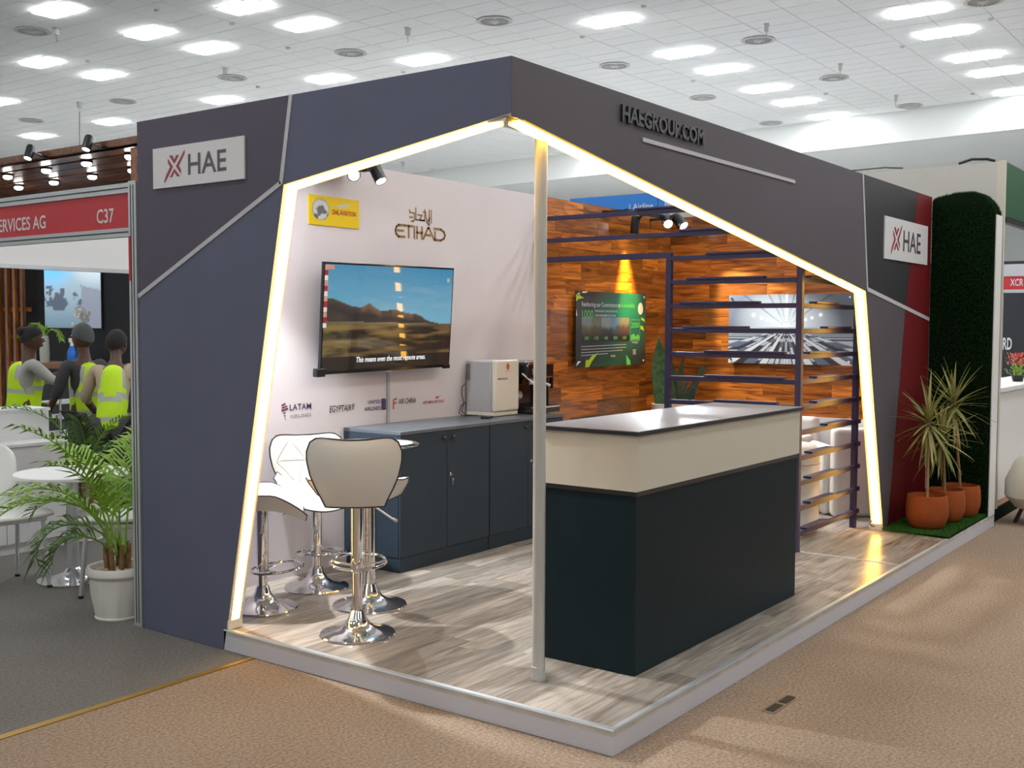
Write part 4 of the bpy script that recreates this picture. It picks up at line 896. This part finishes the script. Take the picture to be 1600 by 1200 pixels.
def left_stand():
    t = thing('header_frame', 'aluminium shell frame with a red C37 header board beside the booth', 'frame', (0, 2.93, 0))
    def B(nm, mt, *b_, bev=0): mb = MB(); mb.box(*b_); return build(nm, mb, mt, t, bevel=bev)
    B('post', 'alu', .0, -.075, 0, .07, -.01, 2.31)
    for k in (0, 1): B('groove', 'black', -.001, -.056+.022*k, .02, .004, -.05+.022*k, 2.29)
    B('top_rail', 'alu', .012, -.01, 2.255, .055, 3.1, 2.305); B('bottom_rail', 'alu', .012, -.01, 2.03, .055, 3.1, 2.075); B('groove', 'black', .010, -.01, 2.277, .013, 3.1, 2.283); B('groove', 'black', .010, -.01, 2.05, .013, 3.1, 2.056)
    B('header_board', 'redsign', .022, -.01, 2.075, .03, 3.1, 2.255)
    B('warning_tape', 'redsign', -.003, -.03, 1.80, .0, -.012, 2.03)
    mb = MB(); text(mb, 'C37', .075, FL(.302, 2.112, -.021), width=.155, bold=.012); text(mb, 'SERVICES AG', .075, FL(1.34, 2.112, -.021), width=.545, bold=.012); build('lettering', mb, 'ink_white', t, norm=False, label='white RVICES AG and C37 lettering')
    # far side of that stand
    t = thing('white_valance', 'plain white header board across the back of the red fronted stand', 'header', (1.6, 5.78, 0))
    mb = MB(); mb.box(-1.6, -.02, 2.015, 1.6, .02, 2.34); build('board', mb, 'white', t); mb = MB(); mb.box(-1.6, -.03, 1.985, 1.6, .03, 2.015); build('rail', mb, 'alu', t)
    mb = MB(); mb.box(1.55, -.025, 0, 1.6, .025, 2.34); build('post', mb, 'alu', t); mb = MB(); mb.box(-1.6, -.025, 0, -1.55, .025, 2.34); build('post', mb, 'alu', t)
    # white two tier cabinet
    t = thing('white_cabinet', 'white two tier reception cabinet with doors behind the round white table', 'cabinet', (.3, 5.09, 0))
    mb = MB(); mb.box(-.65, .02, .07, .655, .45, .735); build('carcass', mb, 'white', t); mb = MB(); mb.box(-.66, -.01, .735, .66, .22, .755); build('top', mb, 'white', t)
    mb = MB(); mb.box(-.63, .03, 0, .64, .43, .07); build('plinth', mb, 'white', t)
    mb = MB(); mb.box(-.65, .22, .755, .655, .24, .955); build('upper_front', mb, 'white', t); mb = MB(); mb.box(-.66, .215, .955, .665, .5, .975); build('upper_top', mb, 'white', t)
    for a, b_ in ((-.645,-.225), (-.22,.205), (.21,.64)):
        mb = MB(); mb.box(a, .003, .075, b_, .019, .732); d = build('door', mb, 'white', t, bevel=.001)
        mb = MB(); mb.lathe([(.012,0),(.014,.01),(.008,.014)], 12, T=Matrix.Translation(((b_-.03) if a < .2 and a > -.3 else a+.03, .003, .66)) @ Matrix.Rotation(PI/2, 4, 'X')); build('knob', mb, 'black', d)
    # round table and chairs
    t = thing('round_table', 'round white cafe table on a steel pedestal left of the booth', 'table', (.39, 4.11, 0))
    mb = MB(); mb.lathe([(.325,.645),(.335,.65),(.335,.665),(.33,.67)], 44); build('top', mb, 'white', t, smooth=40)
    mb = MB(); mb.lathe([(.034,.05),(.034,.645)], 22); build('pedestal', mb, 'alu', t, smooth=True)
    mb = MB(); mb.lathe([(.21,0),(.212,.008),(.14,.02),(.06,.05),(.036,.08)], 40); build('base', mb, 'chrome', t, smooth=True)
    white_chair((.01, 4.26, 0), math.radians(-95), 'white plastic chair at the left picture edge facing the round table')
    white_chair((.43, 3.60, 0), math.radians(124), 'white plastic chair between the round table and the palm')
    # palms
    t = thing('potted_palm', 'tall areca palm in a fluted white pot beside the grey side fascia', 'potted plant', (.06, 3.15, 0)); pot(t, .165, .28)
    for k in range(7): a = k*.9; mb = MB(); mb.tube([(.05*math.cos(a), .05*math.sin(a), .24), (.06*math.cos(a), .06*math.sin(a), .33), (.065*math.cos(a), .065*math.sin(a), .40)], [.016,.014,.009], 7); build('cane', mb, 'cane', t)
    A = math.atan2(3.15-CAM.y, .06-CAM.x); Lf = A+PI/2   # Lf points left in the photograph
    for k, (da, el, L, dr, n, m_) in enumerate(((.05,66,.98,1.75,24,'palm'), (-.1,62,.62,2.0,20,'palm_dark'), (.3,78,.72,1.2,20,'palm'), (-1.9,82,.78,.8,20,'palm'), (.9,80,.80,.9,20,'palm'), (-.9,80,.86,1.0,22,'palm'), (-2.1,84,.92,.6,22,'palm'), (-1.6,74,.68,1.2,18,'palm_dark'), (-.5,74,.62,1.4,18,'palm'), (.5,86,.90,.8,22,'palm'), (-.3,52,.45,1.7,16,'palm_dark'))):
        frond(t, (.04*math.cos(k), .04*math.sin(k), .34), Lf+da, math.radians(el), L, dr, n, .21, m_, .010, k)
    t = thing('potted_palm', 'second palm in a white pot standing behind the round table', 'potted plant', (1.17, 5.2, 0)); pot(t, .15, .28)
    for k in range(5): a = k*1.25; mb = MB(); mb.tube([(.05*math.cos(a), .05*math.sin(a), .24), (.055*math.cos(a), .055*math.sin(a), .46)], [.015,.01], 7); build('cane', mb, 'cane', t)
    for k, (da, el, L, dr) in enumerate(((.0,72,.85,1.5), (.4,82,.9,1.0), (-.6,76,.75,1.4), (3.0,76,.6,1.2), (2.5,82,.7,.8), (1.4,80,.8,.9), (.2,60,.7,1.8))):
        frond(t, (.03*math.cos(k), .03*math.sin(k), .40), Lf+da, math.radians(el), L, dr, 18, .18, 'palm_dark' if k % 2 else 'palm', .010, 40+k)
left_stand()

# ------------------------------------------------------------------ people
def skin(name, J, E, mt, par, sub=2):
    bm = bmesh.new(); lay = bm.verts.layers.skin.verify(); V = {}
    for k, (p, r) in J.items():
        v = bm.verts.new(p); V[k] = v; rr_ = r if isinstance(r, tuple) else (r, r); v[lay].radius = rr_; v[lay].use_root = (k == next(iter(J)))
    for a, b_ in E: bm.edges.new((V[a], V[b_]))
    me = bpy.data.meshes.new(name); bm.to_mesh(me); bm.free()
    o = bpy.data.objects.new(name, me); C.objects.link(o); sk = o.modifiers.new('skin', 'SKIN'); sk.branch_smoothing = .5; sk.use_smooth_shade = True
    s_ = o.modifiers.new('sub', 'SUBSURF'); s_.levels = sub; s_.render_levels = sub
    bpy.context.view_layer.update(); m2 = bpy.data.meshes.new_from_object(o.evaluated_get(bpy.context.evaluated_depsgraph_get()))
    o.modifiers.clear(); o.data = m2; m2.name = name; m2.materials.clear()
    for k in (mt if isinstance(mt, list) else [mt]): m2.materials.append(MT[k])
    m2.shade_smooth(); o.parent = par; return o
def person(label, loc, rz, hands, turn, hair, sleeve, lean=0.0, scale=1.0, bun=False):
    scale *= .925
    """local frame: x forward, y to the person's left. hands: (left, right) wrist targets"""
    t = thing('person', label, 'person', loc, rz); t.scale = (scale,)*3
    la = lambda x, y, z: (x+lean*max(0, z-.95), y, z-lean*lean*.4*max(0, z-.95))
    J = {'pelvis': (la(0,0,.93), (.13,.10)), 'waist': (la(0,0,1.08), (.125,.09)), 'chest': (la(.0,0,1.26), (.145,.10)), 'neckbase': (la(-.01,0,1.42), (.08,.07)), 'neck': (la(.0,0,1.48), .048),
         'jaw': (la(.02,0,1.55), (.058,.066)), 'head': (la(.015,0,1.62), (.072,.085)), 'crown': (la(.0,0,1.69), (.055,.065))}
    E = [('pelvis','waist'),('waist','chest'),('chest','neckbase'),('neckbase','neck'),('neck','jaw'),('jaw','head'),('head','crown')]
    sh = {}
    for s_, nm in ((1,'l'), (-1,'r')):
        w = hands[0 if s_ > 0 else 1]; S_ = Vector(la(0, .165*s_, 1.39)); Wv = Vector(w); mid = (S_+Wv)/2
        d = (Wv-S_); dl = d.length; bend = math.sqrt(max(.0, .27**2-(dl/2)**2)) if dl < .54 else .0
        out = Vector((-.35, .45*s_, -.8)); out = (out-d.normalized()*out.dot(d.normalized())).normalized(); el = mid+out*bend
        J['sh'+nm] = (tuple(S_), .056); J['el'+nm] = (tuple(el), .040); J['wr'+nm] = (w, .028)
        hd = (Wv-el).normalized(); pm = Wv+hd*.055; J['pa'+nm] = (tuple(pm), (.036,.018))
        E += [('chest','sh'+nm), ('sh'+nm,'el'+nm), ('el'+nm,'wr'+nm), ('wr'+nm,'pa'+nm)]
        sd = hd.cross(Vector((0,0,1))); sd = sd.normalized() if sd.length > .1 else Vector((0,1,0)); cu = hd.cross(sd)
        for k in range(4):
            off = sd*(-.028+.0185*k); l = (.062,.075,.07,.055)[k]; a = pm+hd*.03+off; b_ = a+hd*l*.55; c = b_+hd*l*.35+cu*l*.35*(-1 if cu.z > 0 else 1)*-1
            J['f%d%sa' % (k, nm)] = (tuple(a), .009); J['f%d%sb' % (k, nm)] = (tuple(b_), .0085); J['f%d%sc' % (k, nm)] = (tuple(c), .007); E += [('pa'+nm,'f%d%sa' % (k, nm)), ('f%d%sa' % (k, nm),'f%d%sb' % (k, nm)), ('f%d%sb' % (k, nm),'f%d%sc' % (k, nm))]
        a = pm-hd*.01+sd*.035; b_ = a+hd*.035+sd*.02; J['t%sa' % nm] = (tuple(a), .011); J['t%sb' % nm] = (tuple(b_), .009); E += [('pa'+nm,'t%sa' % nm), ('t%sa' % nm,'t%sb' % nm)]
        J['hip'+nm] = ((0, .085*s_, .88), .085); J['kn'+nm] = ((.02, .09*s_, .49), .055); J['an'+nm] = ((-.01, .095*s_, .09), .038); J['to'+nm] = ((.12, .10*s_, .04), .035)
        E += [('pelvis','hip'+nm), ('hip'+nm,'kn'+nm), ('kn'+nm,'an'+nm), ('an'+nm,'to'+nm)]
    skin('body', J, E, 'skin', t, 1)
    hc = Vector(la(.015,0,1.615)); HR = Matrix.Translation(hc) @ Matrix.Rotation(turn, 4, 'Z')
    mb = MB(); mb.sphere((0,0,0), (.098,.08,.118), 18, 12, HR); mb.add([(.088,-.016,-.035),(.088,.016,-.035),(.118,0,-.03),(.094,0,.018)], [(0,1,2),(0,2,3),(1,3,2)], HR); mb.sphere((.075,0,-.065), (.022,.026,.012), 10, 6, HR)
    for s_ in (1, -1): mb.sphere((-.005,.08*s_,-.01), (.018,.01,.03), 8, 6, HR)
    build('face', mb, 'skin', t, smooth=True)
    mb = MB()
    for s_ in (1, -1): mb.sphere((.086,.03*s_,.012), (.012,.014,.008), 8, 6, HR)
    build('eyes', mb, 'flowerwhite', t); mb = MB()
    for s_ in (1, -1): mb.sphere((.0955,.03*s_,.012), (.005,.006,.0065), 8, 6, HR)
    build('pupils', mb, 'black', t)
    mb = MB()
    def cap(u, s): a = 2*PI*s; th = u*PI*(.36+.26*(1-math.cos(a))/2); return tuple(HR @ Vector((.108*math.sin(th)*math.cos(a)-.006, .091*math.sin(th)*math.sin(a), .128*math.cos(th))))
    mb.grid(cap, 8, 20)
    if bun: mb.sphere((-.09,0,.07), .05, 12, 8, HR)
    o = build('hair', mb, hair, t, smooth=True)
    I = lambda ks, ex: {k: (J[k][0], tuple(q+ex for q in (J[k][1] if isinstance(J[k][1], tuple) else (J[k][1],)*2))) for k in ks}
    def cut(a, b_, f): return tuple(Vector(J[a][0]).lerp(Vector(J[b_][0]), f))
    sl = I(('pelvis','waist','chest','neckbase','shl','shr','ell','elr'), .014); e2 = [('pelvis','waist'),('waist','chest'),('chest','neckbase'),('chest','shl'),('chest','shr'),('shl','ell'),('shr','elr')]
    for nm in 'lr': sl['cf'+nm] = (cut('el'+nm, 'wr'+nm, .35), .048); e2.append(('el'+nm,'cf'+nm))
    skin('shirt', sl, e2, sleeve, t, 1)
    vj = {'hem': (la(0,0,.80), (.195,.15)), **I(('pelvis','waist','chest'), .042)}; vj['top'] = (la(-.005,0,1.41), (.165,.085))
    v = skin('vest', vj, [('hem','pelvis'),('pelvis','waist'),('waist','chest'),('chest','top')], ['hivis', 'silverband'], t, 2)
    for p in v.data.polygons: z = p.center.z; p.material_index = 1 if (1.10 < z < 1.15 or .92 < z < .965) or (z > 1.2 and .07 < abs(p.center.y) < .105) else 0
    tj = I(('pelvis','hipl','hipr','knl','knr','anl','anr'), .016); skin('trousers', tj, [('pelvis','hipl'),('pelvis','hipr'),('hipl','knl'),('hipr','knr'),('knl','anl'),('knr','anr')], 'darkcloth', t, 1)
    for s_ in (1, -1): mb = MB(); mb.box(-.07, .05*s_, 0, .19, .145*s_, .085); build('shoe', mb, 'black', t, bevel=.025, seg=3)
    return t
A0 = math.radians(61)     # line of sight to them
person('person in grey hoodie and yellow vest reaching right, at the left edge', (1.69, 6.95, 0), A0-PI/2+.15, ((.42,.12,1.30), (.47,-.10,1.30)), -.1, 'hair', 'greycloth', .12, .97, True)
person('person with grey hair in a yellow vest, turned away, by the bar', (1.68, 5.98, 0), A0+.5, ((.25,.22,.95), (.25,-.2,.95)), .2, 'greyhair', 'darkcloth', .05, .985)
person('dark haired person in tan shirt and yellow vest bending forward', (1.56, 5.45, 0), A0-.25, ((.40,.2,.95), (.28,-.30,.90)), -.3, 'hair', 'tan', .42, .98)

# ------------------------------------------------------------------ dark stand behind them
def dark_stand():
    mb = MB(); mb.box(5.4, 7.35, 0, 5.5, 16, 3.33); tag(build('partition_wall', mb, 'darkwall', None), 'tall black back wall of the timber stand behind the people', 'wall panel')
    t = thing('timber_canopy', 'dark timber board canopy hung with small spot lamps, top left', 'canopy', (3.6, 9.5, 0))
    T0 = 3.352
    mb = MB(); mb.box(-.42, -2.1, T0-.02, -.39, 6, T0+.075); build('front_board', mb, 'darkwood', t)
    for k in range(7): mb = MB(); mb.box(0, 0, 0, 8.1, .24, .022); build('board', mb, 'darkwood', t, loc=(-.38+.29*k+.20, -2.1, T0-.02-.004*(k % 2)), rot=(0, 0, PI/2))
    mb = MB(); mb.box(-.38, -2.1, T0+.01, 1.75, 6, T0+.03); build('deck', mb, 'black', t)
    mb = MB(); mb.box(-.40, 5.6, 0, -.30, 5.7, T0-.03); build('post', mb, 'darkwood', t); mb = MB(); mb.box(-.40, -2.05, 0, -.30, -1.95, T0-.03); build('post', mb, 'darkwood', t)
    def at(px, py, z):
        d = fwd+rt*((px-800)/FPX)-up*((py-600)/FPX); k = (z-CAM.z)/d.z; return CAM.x+d.x*k, CAM.y+d.y*k, z
    for px, py in ((134,234),(43,248)):
        d = fwd+rt*((px-800)/FPX)-up*((py-600)/FPX); k = (3.05-CAM.x)/d.x; p = CAM+d*k
        spot(tuple(p), tuple(p+Vector((-.25,-.1,-.6))), 'black spot lamp on an arm off the canopy front, %s of the two' % ('right' if px > 100 else 'left'), CW, 6, 70, anchor=(3.165, p.y-.14, p.z+.02), length=.14, r=.045)
    dm = MB(); dm.lathe([(.065,0),(.068,-.02),(.052,-.026)], 18); dm = dm.mesh('lamp_ring', 'black'); fixn(dm); gm = MB(); gm.lathe([(.052,-.012),(.05,-.045),(.03,-.06),(.002,-.064)], 18); gm = gm.mesh('lamp_lens', 'lens'); fixn(gm)
    for px, py in ((72,262),(135,251),(203,240),(12,272),(84,281),(144,272),(207,262),(29,289)):
        u = thing('downlight', 'small round white downlight under the timber canopy boards', 'lamp', at(px, py, T0-.024), 0, 'canopy downlights'); link('lamp_ring', dm, u); link('lamp_lens', gm, u)
    # lit picture and slat screen on the dark wall
    t = thing('lit_picture', 'backlit pale blue picture of people on the black wall at the far left', 'picture', (5.38, 9.9, 0))
    def yz(px, py, X): d = fwd+rt*((px-800)/FPX)-up*((py-600)/FPX); k = (X-CAM.x)/d.x; p = CAM+d*k; return p.y, p.z
    (ya, za), (yb, zb) = yz(69, 512, 5.36), yz(155, 400, 5.36)
    mb = MB(); mb.box(-.005, yb-9.9-.02, za-.02, .02, ya-9.9+.02, zb+.02); build('frame', mb, 'black', t)
    def pic(u, v):
        c = mix((.12,.20,.26), (.42,.56,.64), v*1.1); c = mix(c, (.12,.55,1.0), max(0, 1-math.hypot((u-.15)*2.0, (v-.95)*2.2))*1.3); c = mix(c, (.8,.85,.88), max(0, 1-math.hypot((u-.9)*2, (v-1)*2.2)))
        if .25 < v < .62 and u < .68 and fbm(u*9, v*11, 4) > .52: c = mix(c, (.05,.06,.09), .85)
        if u > .66 and v < .6-(u-.66)*.2: c = mix(c, (.22,.22,.28), .6+.3*fbm(u*12, v*12, 6))
        return c
    picture('print', pic, 50, 50, ya-yb, zb-za, 'glowpic', t, frame((-.0062, ya-9.9, za), (0,-1,0), (0,0,1)))
    t = thing('slat_screen', 'vertical orange brown timber slat screen at the left picture edge', 'screen', (5.3, 11, 0))
    for px in (-8, 4, 16, 28, 40):
        y, _ = yz(px, 470, 5.25); mb = MB(); mb.box(0, 0, 0, 2.45, .07, .045); build('slat', mb, 'wallwood', t, loc=(-.05, y-11, .05), rot=(0, -PI/2, 0))
    for z in (1.35, 1.75): y0, _ = yz(44, 470, 5.25); mb = MB(); mb.box(0, 0, 0, 1.2, .03, .06); build('cross_bar', mb, 'wallwood', t, loc=(-.0, y0-11, z), rot=(0, 0, PI/2))
    t = thing('brown_bar', 'brown topped dark bar behind the people in vests', 'bar', (3.5, 8.3, 0))
    mb = MB(); mb.box(-.15, -1.7, .0, .15, 1.7, 1.08); build('body', mb, 'darkwall', t); mb = MB(); mb.box(-.2, -1.75, 1.08, .2, 1.75, 1.14); build('top', mb, 'brown', t, bevel=.005)
    def on(px, X=3.45): y, z = yz(px, 580, X); return X, y
    x, y = on(113); t = thing('spray_bottle', 'clear spray bottle of blue liquid on the brown bar', 'bottle', (x, y, 1.141))
    mb = MB(); mb.lathe([(.05,0),(.053,.01),(.053,.12),(.03,.17),(.018,.19)], 18); build('bottle', mb, 'bluewater', t, smooth=True)
    mb = MB(); mb.lathe([(.019,.19),(.019,.23)], 12); mb.box(-.03, -.014, .23, .035, .014, .275); mb.box(.03, -.006, .195, .04, .006, .25); build('trigger', mb, 'whiteplastic', t)
    x, y = on(86); t = thing('grey_vase', 'grey glass vase with a fern frond beside the spray bottle', 'vase', (x-.09, y+.05, 1.141))
    mb = MB(); mb.lathe([(.05,0),(.055,.1),(.05,.25),(.04,.30),(.035,.30)], 18); build('vase', mb, 'silverband', t, smooth=True)
    for k, (a, el) in enumerate(((PI/2-.5,60), (PI/2,70), (PI/2+.4,55), (-PI/2,50), (PI/2-.2,45))): frond(t, (0,0,.27), a, math.radians(el), .42, 1.5, 16, .09, 'palm', .008, 80+k)
    x, y = on(52); t = thing('juice_bottle', 'small clear bottle with an orange cap on the brown bar', 'bottle', (x, y, 1.141))
    mb = MB(); mb.lathe([(.035,0),(.036,.15),(.015,.19),(.015,.21)], 16); build('bottle', mb, 'silverband', t, smooth=True); mb = MB(); mb.lathe([(.018,.208),(.018,.24)], 14); build('cap', mb, 'orangeink', t)
    y, z = yz(133, 520, 5.2); t = thing('white_flowers', 'white flowers in a slim vase on a black stand, behind the grey haired person', 'flowers', (5.15, y, 0))
    mb = MB(); mb.box(-.12, -.12, 0, .12, .12, 1.1); build('stand', mb, 'darkwall', t); mb = MB(); mb.lathe([(.04,1.1),(.06,1.2),(.03,1.4),(.035,1.45)], 16); build('vase', mb, 'black', t, smooth=True)
    q = random.Random(5)
    for k in range(9): mb = MB(); c = (q.uniform(-.07,.07), q.uniform(-.11,.11), 1.5+q.uniform(0,.32)); [mb.sphere((c[0]+q.uniform(-.03,.03), c[1]+q.uniform(-.04,.04), c[2]+q.uniform(-.04,.04)), .03, 8, 5) for j in range(6)]; build('flower', mb, 'flowerwhite', t, smooth=True)
    t = thing('wire_rack', 'chrome wire tray trolley half hidden behind the palm fronds', 'rack', (2.15, 7.0, 0), .2)
    for z in (.45, .6, .75, .88):
        mb = MB()
        for k in range(9): mb.tube([(-.28, -.2+.05*k, z), (.28, -.2+.05*k, z)], .004, 5)
        mb.tube([(-.28,-.2,z),(.28,-.2,z),(.28,.2,z),(-.28,.2,z)], .007, 6, closed=True); build('tray', mb, 'chrome', t, smooth=True)
    for x, y in ((-.28,-.2),(.28,-.2),(.28,.2),(-.28,.2)): mb = MB(); mb.tube([(x, y, 0), (x, y, .92)], .010, 8); build('leg', mb, 'chrome', t, smooth=True)
dark_stand()

# ------------------------------------------------------------------ right neighbour and boards behind
def right_stand():
    t = thing('neighbour_header', 'raised white and green header box of the stand beyond the turf wall', 'header', (6.05, 1.6, 0))
    def B(nm, mt, *b_): mb = MB(); mb.box(*b_); return build(nm, mb, mt, t)
    B('side_board', 'shadedboard', 0, -1.50, 2.47, .03, 1.4, 2.90); B('corner_post', 'cream', -.0, -1.56, .1, .05, -1.50, 2.91); B('front_board', 'green_sign', .05, -1.56, 2.47, 3.2, -1.53, 2.90); B('front_rail', 'black', .05, -1.57, 2.42, 3.2, -1.52, 2.46); B('corner_post', 'cream', .0, 1.40, 0, .05, 1.46, 2.90)  # side board is white; its shade is put into the grey colour
    mb = MB(); mb.tube([(.01,1.0,2.905),(.01,.4,2.915),(.01,-.2,2.925),(.01,-.6,2.93),(.01,-.75,2.912)], .007, 6); mb.tube([(.01,-1.2,2.912),(.02,-1.3,2.94),(.01,-1.42,2.93),(.01,-1.48,2.91)], .012, 6); build('cable', mb, 'black', t)
    mb = MB(); mb.box(5.86, .04, .0, 9.5, .06, .10); mb.m(1).box(5.86, .06, .0, 9.5, 2, .0995); tag(build('stand_platform', mb, ['turf', 'brown'], None), 'dark green edged platform of the stand beyond the turf wall', 'platform')
    t = thing('white_counter', 'white counter with a plant on it at the right picture edge', 'counter', (7.2, .25, .1))
    def B2(nm, mt, *b_): mb = MB(); mb.box(*b_); return build(nm, mb, mt, t)
    B2('body', 'white', -.78, -.12, 0.002, 1.7, .25, .93); B2('top', 'white', -.80, -.15, .93, 1.75, .3, .965)
    def pt(px, py, Y): d = fwd+rt*((px-800)/FPX)-up*((py-600)/FPX); k = (Y-CAM.y)/d.y; return CAM+d*k
    p = pt(1590, 600, .25); t = thing('flower_pot', 'small green and pink plant on the white counter at far right', 'plant', (p.x, .25, 1.066))
    mb = MB(); mb.lathe([(.045,0),(.06,.06),(.055,.06)], 16); build('pot', mb, 'black', t)
    q = random.Random(9)
    for k in range(2):
        mb = MB()
        for _ in range(90):
            a = q.uniform(0, 2*PI); r = q.uniform(.02,.11); z = .05+q.uniform(0,.10)+.10*k; c = Vector((r*math.cos(a), r*math.sin(a), z)); d = Vector((math.cos(a)*.6, math.sin(a)*.6, .8)).normalized()*.04; w = Vector((-math.sin(a), math.cos(a), 0))*.009
            mb.add([tuple(c), tuple(c+d*.5+w), tuple(c+d), tuple(c+d*.5-w)], [(0,1,2,3)])
        stuff(build('foliage' if k == 0 else 'pink_leaves', mb, 'palm' if k == 0 else 'pinkleaf', t, norm=False))
    p = pt(1634, 740, -.3); t = thing('bean_bag', 'cream bean bag seat cut off by the right picture edge', 'bean bag', (p.x, -.30, 0))
    mb = MB(); mb.lathe([(.12,.12),(.22,.13),(.30,.22),(.30,.34),(.23,.50),(.12,.60),(.0,.62)], 26); build('cushion', mb, 'beanbag', t, smooth=True)
    for a in range(4): mb = MB(); mb.tube([(.16*math.cos(a*PI/2+.4), .16*math.sin(a*PI/2+.4), .14), (.22*math.cos(a*PI/2+.4), .22*math.sin(a*PI/2+.4), 0)], .016, 8); build('leg', mb, 'black', t)
    t = thing('red_header', 'red and white header board reading XCR A at the right picture edge', 'sign', (10.9, 1.5, 0))
    ya = lambda px, X=10.8: (lambda d: CAM.y+d.y*((X-CAM.x)/d.x))(fwd+rt*((px-800)/FPX))
    za = lambda py, X=10.8: (lambda d: CAM.z+d.z*((X-CAM.x)/d.x))(fwd+rt*((1585-800)/FPX)-up*((py-600)/FPX))
    y1 = ya(1555); y2 = ya(1700)
    mb = MB(); mb.box(0, y2-1.5, za(452), .04, y1-1.5, za(431)); build('board', mb, 'redsign', t)
    mb = MB(); mb.box(-.01, y2-1.5, za(431), .05, y1-1.5, za(427)); mb.box(-.01, y2-1.5, za(457), .05, y1-1.5, za(452)); build('rail', mb, 'alu', t)
    mb = MB(); mb.box(.0, y2-1.5, za(427), .05, y1-1.5, za(412)); build('upper_board', mb, 'alu', t)
    mb = MB(); mb.box(0, y1-1.5-.04, 0, .04, y1-1.5, za(412)); build('post', mb, 'alu', t); mb = MB(); mb.box(0, y2-1.5-.04, 0, .04, y2-1.5, za(412)); build('post', mb, 'alu', t)
    mb = MB(); text(mb, 'XCR A', .085, frame((-.002, ya(1571)-1.5, za(446)), (0,-1,0), (0,0,1)), width=ya(1571)-ya(1601), bold=.015); build('lettering', mb, 'ink_white', t, norm=False)
    mb = MB(); mb.box(13.2, -6, 0, 13.3, 3.2, 2.5); o = build('partition_wall', mb, 'darkwall', None); tag(o, 'dark back wall of the stand at the far right, with white RD letters', 'wall panel')
    mb = MB(); yy = lambda px: ya(px, 13.19); text(mb, 'RD', .17, frame((13.195, yy(1565), za(546, 13.19)), (0,-1,0), (0,0,1)), width=yy(1565)-yy(1579), bold=.02); build('lettering', mb, 'ink_white', o, norm=False)
    # blue board over the back wall
    t = thing('blue_board', 'large blue sign board showing above the wooden back wall', 'sign', (8.4, 4.4, 0))
    k8 = (8.4-CAM.x)/(8.0-CAM.x)
    mb = MB(); mb.box(0, -2.2, 2.0, .06, 1.35, 3.19); build('board', mb, 'blue_sign', t); mb = MB(); mb.box(.0, 1.30, 0, .06, 1.35, 2.0); mb.box(.0, -2.2, 0, .06, -2.15, 2.0); build('legs', mb, 'alu', t)
    mb = MB(); mb.box(-.002, .07, 2.0, .0, .08, 3.19); build('joint', mb, 'navyink', t)
    mb = MB(); text(mb, 'l Airline', .075, FL(.47, 3.0, .002), width=.33, bold=.01); text(mb, 'B', .075, FL(-.02, 3.01, .002), width=.05, bold=.01); build('lettering', mb, 'ink_white', t, norm=False)
right_stand()

# ------------------------------------------------------------------ labels of look-alikes: told apart by their place
def place_labels():
    bpy.context.view_layer.update(); dg = bpy.context.evaluated_depsgraph_get()
    ORD = ['nearest the left picture edge', 'second', 'third', 'fourth', 'fifth', 'sixth', 'seventh', 'eighth', 'ninth', 'tenth', 'eleventh', 'twelfth', 'thirteenth', 'fourteenth', 'fifteenth']
    def seen(o, dz):
        p = o.matrix_world.translation+Vector((0, 0, dz)); px, py, z = proj(p)
        if z < .5 or not (-30 < px < 1630 and -10 < py < 1200): return None
        h = S.ray_cast(dg, CAM, (p-CAM).normalized())
        return px if h[0] and (h[1]-CAM).length > (p-CAM).length-.35 else None
    G = {}
    for o in C.objects:
        if o.parent is None and o.get('group') in ('ceiling light panels', 'ceiling air diffusers', 'ceiling detectors', 'ceiling rigging hooks', 'canopy downlights'): G.setdefault(o['group'], []).append(o)
    W_ = ['first', 'second', 'third', 'fourth', 'fifth', 'sixth', 'seventh', 'eighth', 'ninth', 'tenth', 'eleventh', 'twelfth', 'thirteenth', 'fourteenth', 'fifteenth', 'sixteenth']
    for g, L in G.items():
        V = [(seen(o, -.06), o) for o in L]; vis = sorted([(x, o) for x, o in V if x is not None], key=lambda q: q[0]); hid = [o for x, o in V if x is None]
        if g == 'ceiling light panels':
            rows = {}
            for x, o in vis: rows.setdefault(round(o.location.y/.8), []).append(o)
            keys = sorted(rows); RN = ['rightmost row', 'second row from right', 'third row from right', 'fourth row from right', 'fifth row from right', 'sixth row from right', 'seventh row from right', 'eighth row from right', 'ninth row from right']
            for i, k in enumerate(keys):
                for j, o in enumerate(sorted(rows[k], key=lambda o: o.location.x)): o['label'] = 'bright white ceiling light panel, %s nearest in the %s' % (W_[j], RN[min(i, 8)])
        else:
            nm = {'ceiling air diffusers': 'round grey ceiling air diffuser', 'ceiling detectors': 'small grey ceiling detector', 'ceiling rigging hooks': 'small grey ceiling rigging hook', 'canopy downlights': 'small white downlight under the timber canopy'}[g]
            for j, (x, o) in enumerate(vis): o['label'] = '%s, %s from left of those in view' % (nm, W_[min(j, 15)])
        for o in hid: o['label'] = ' '.join(o['label'].split()[:5])+' hidden behind the booth or outside the picture'
place_labels()
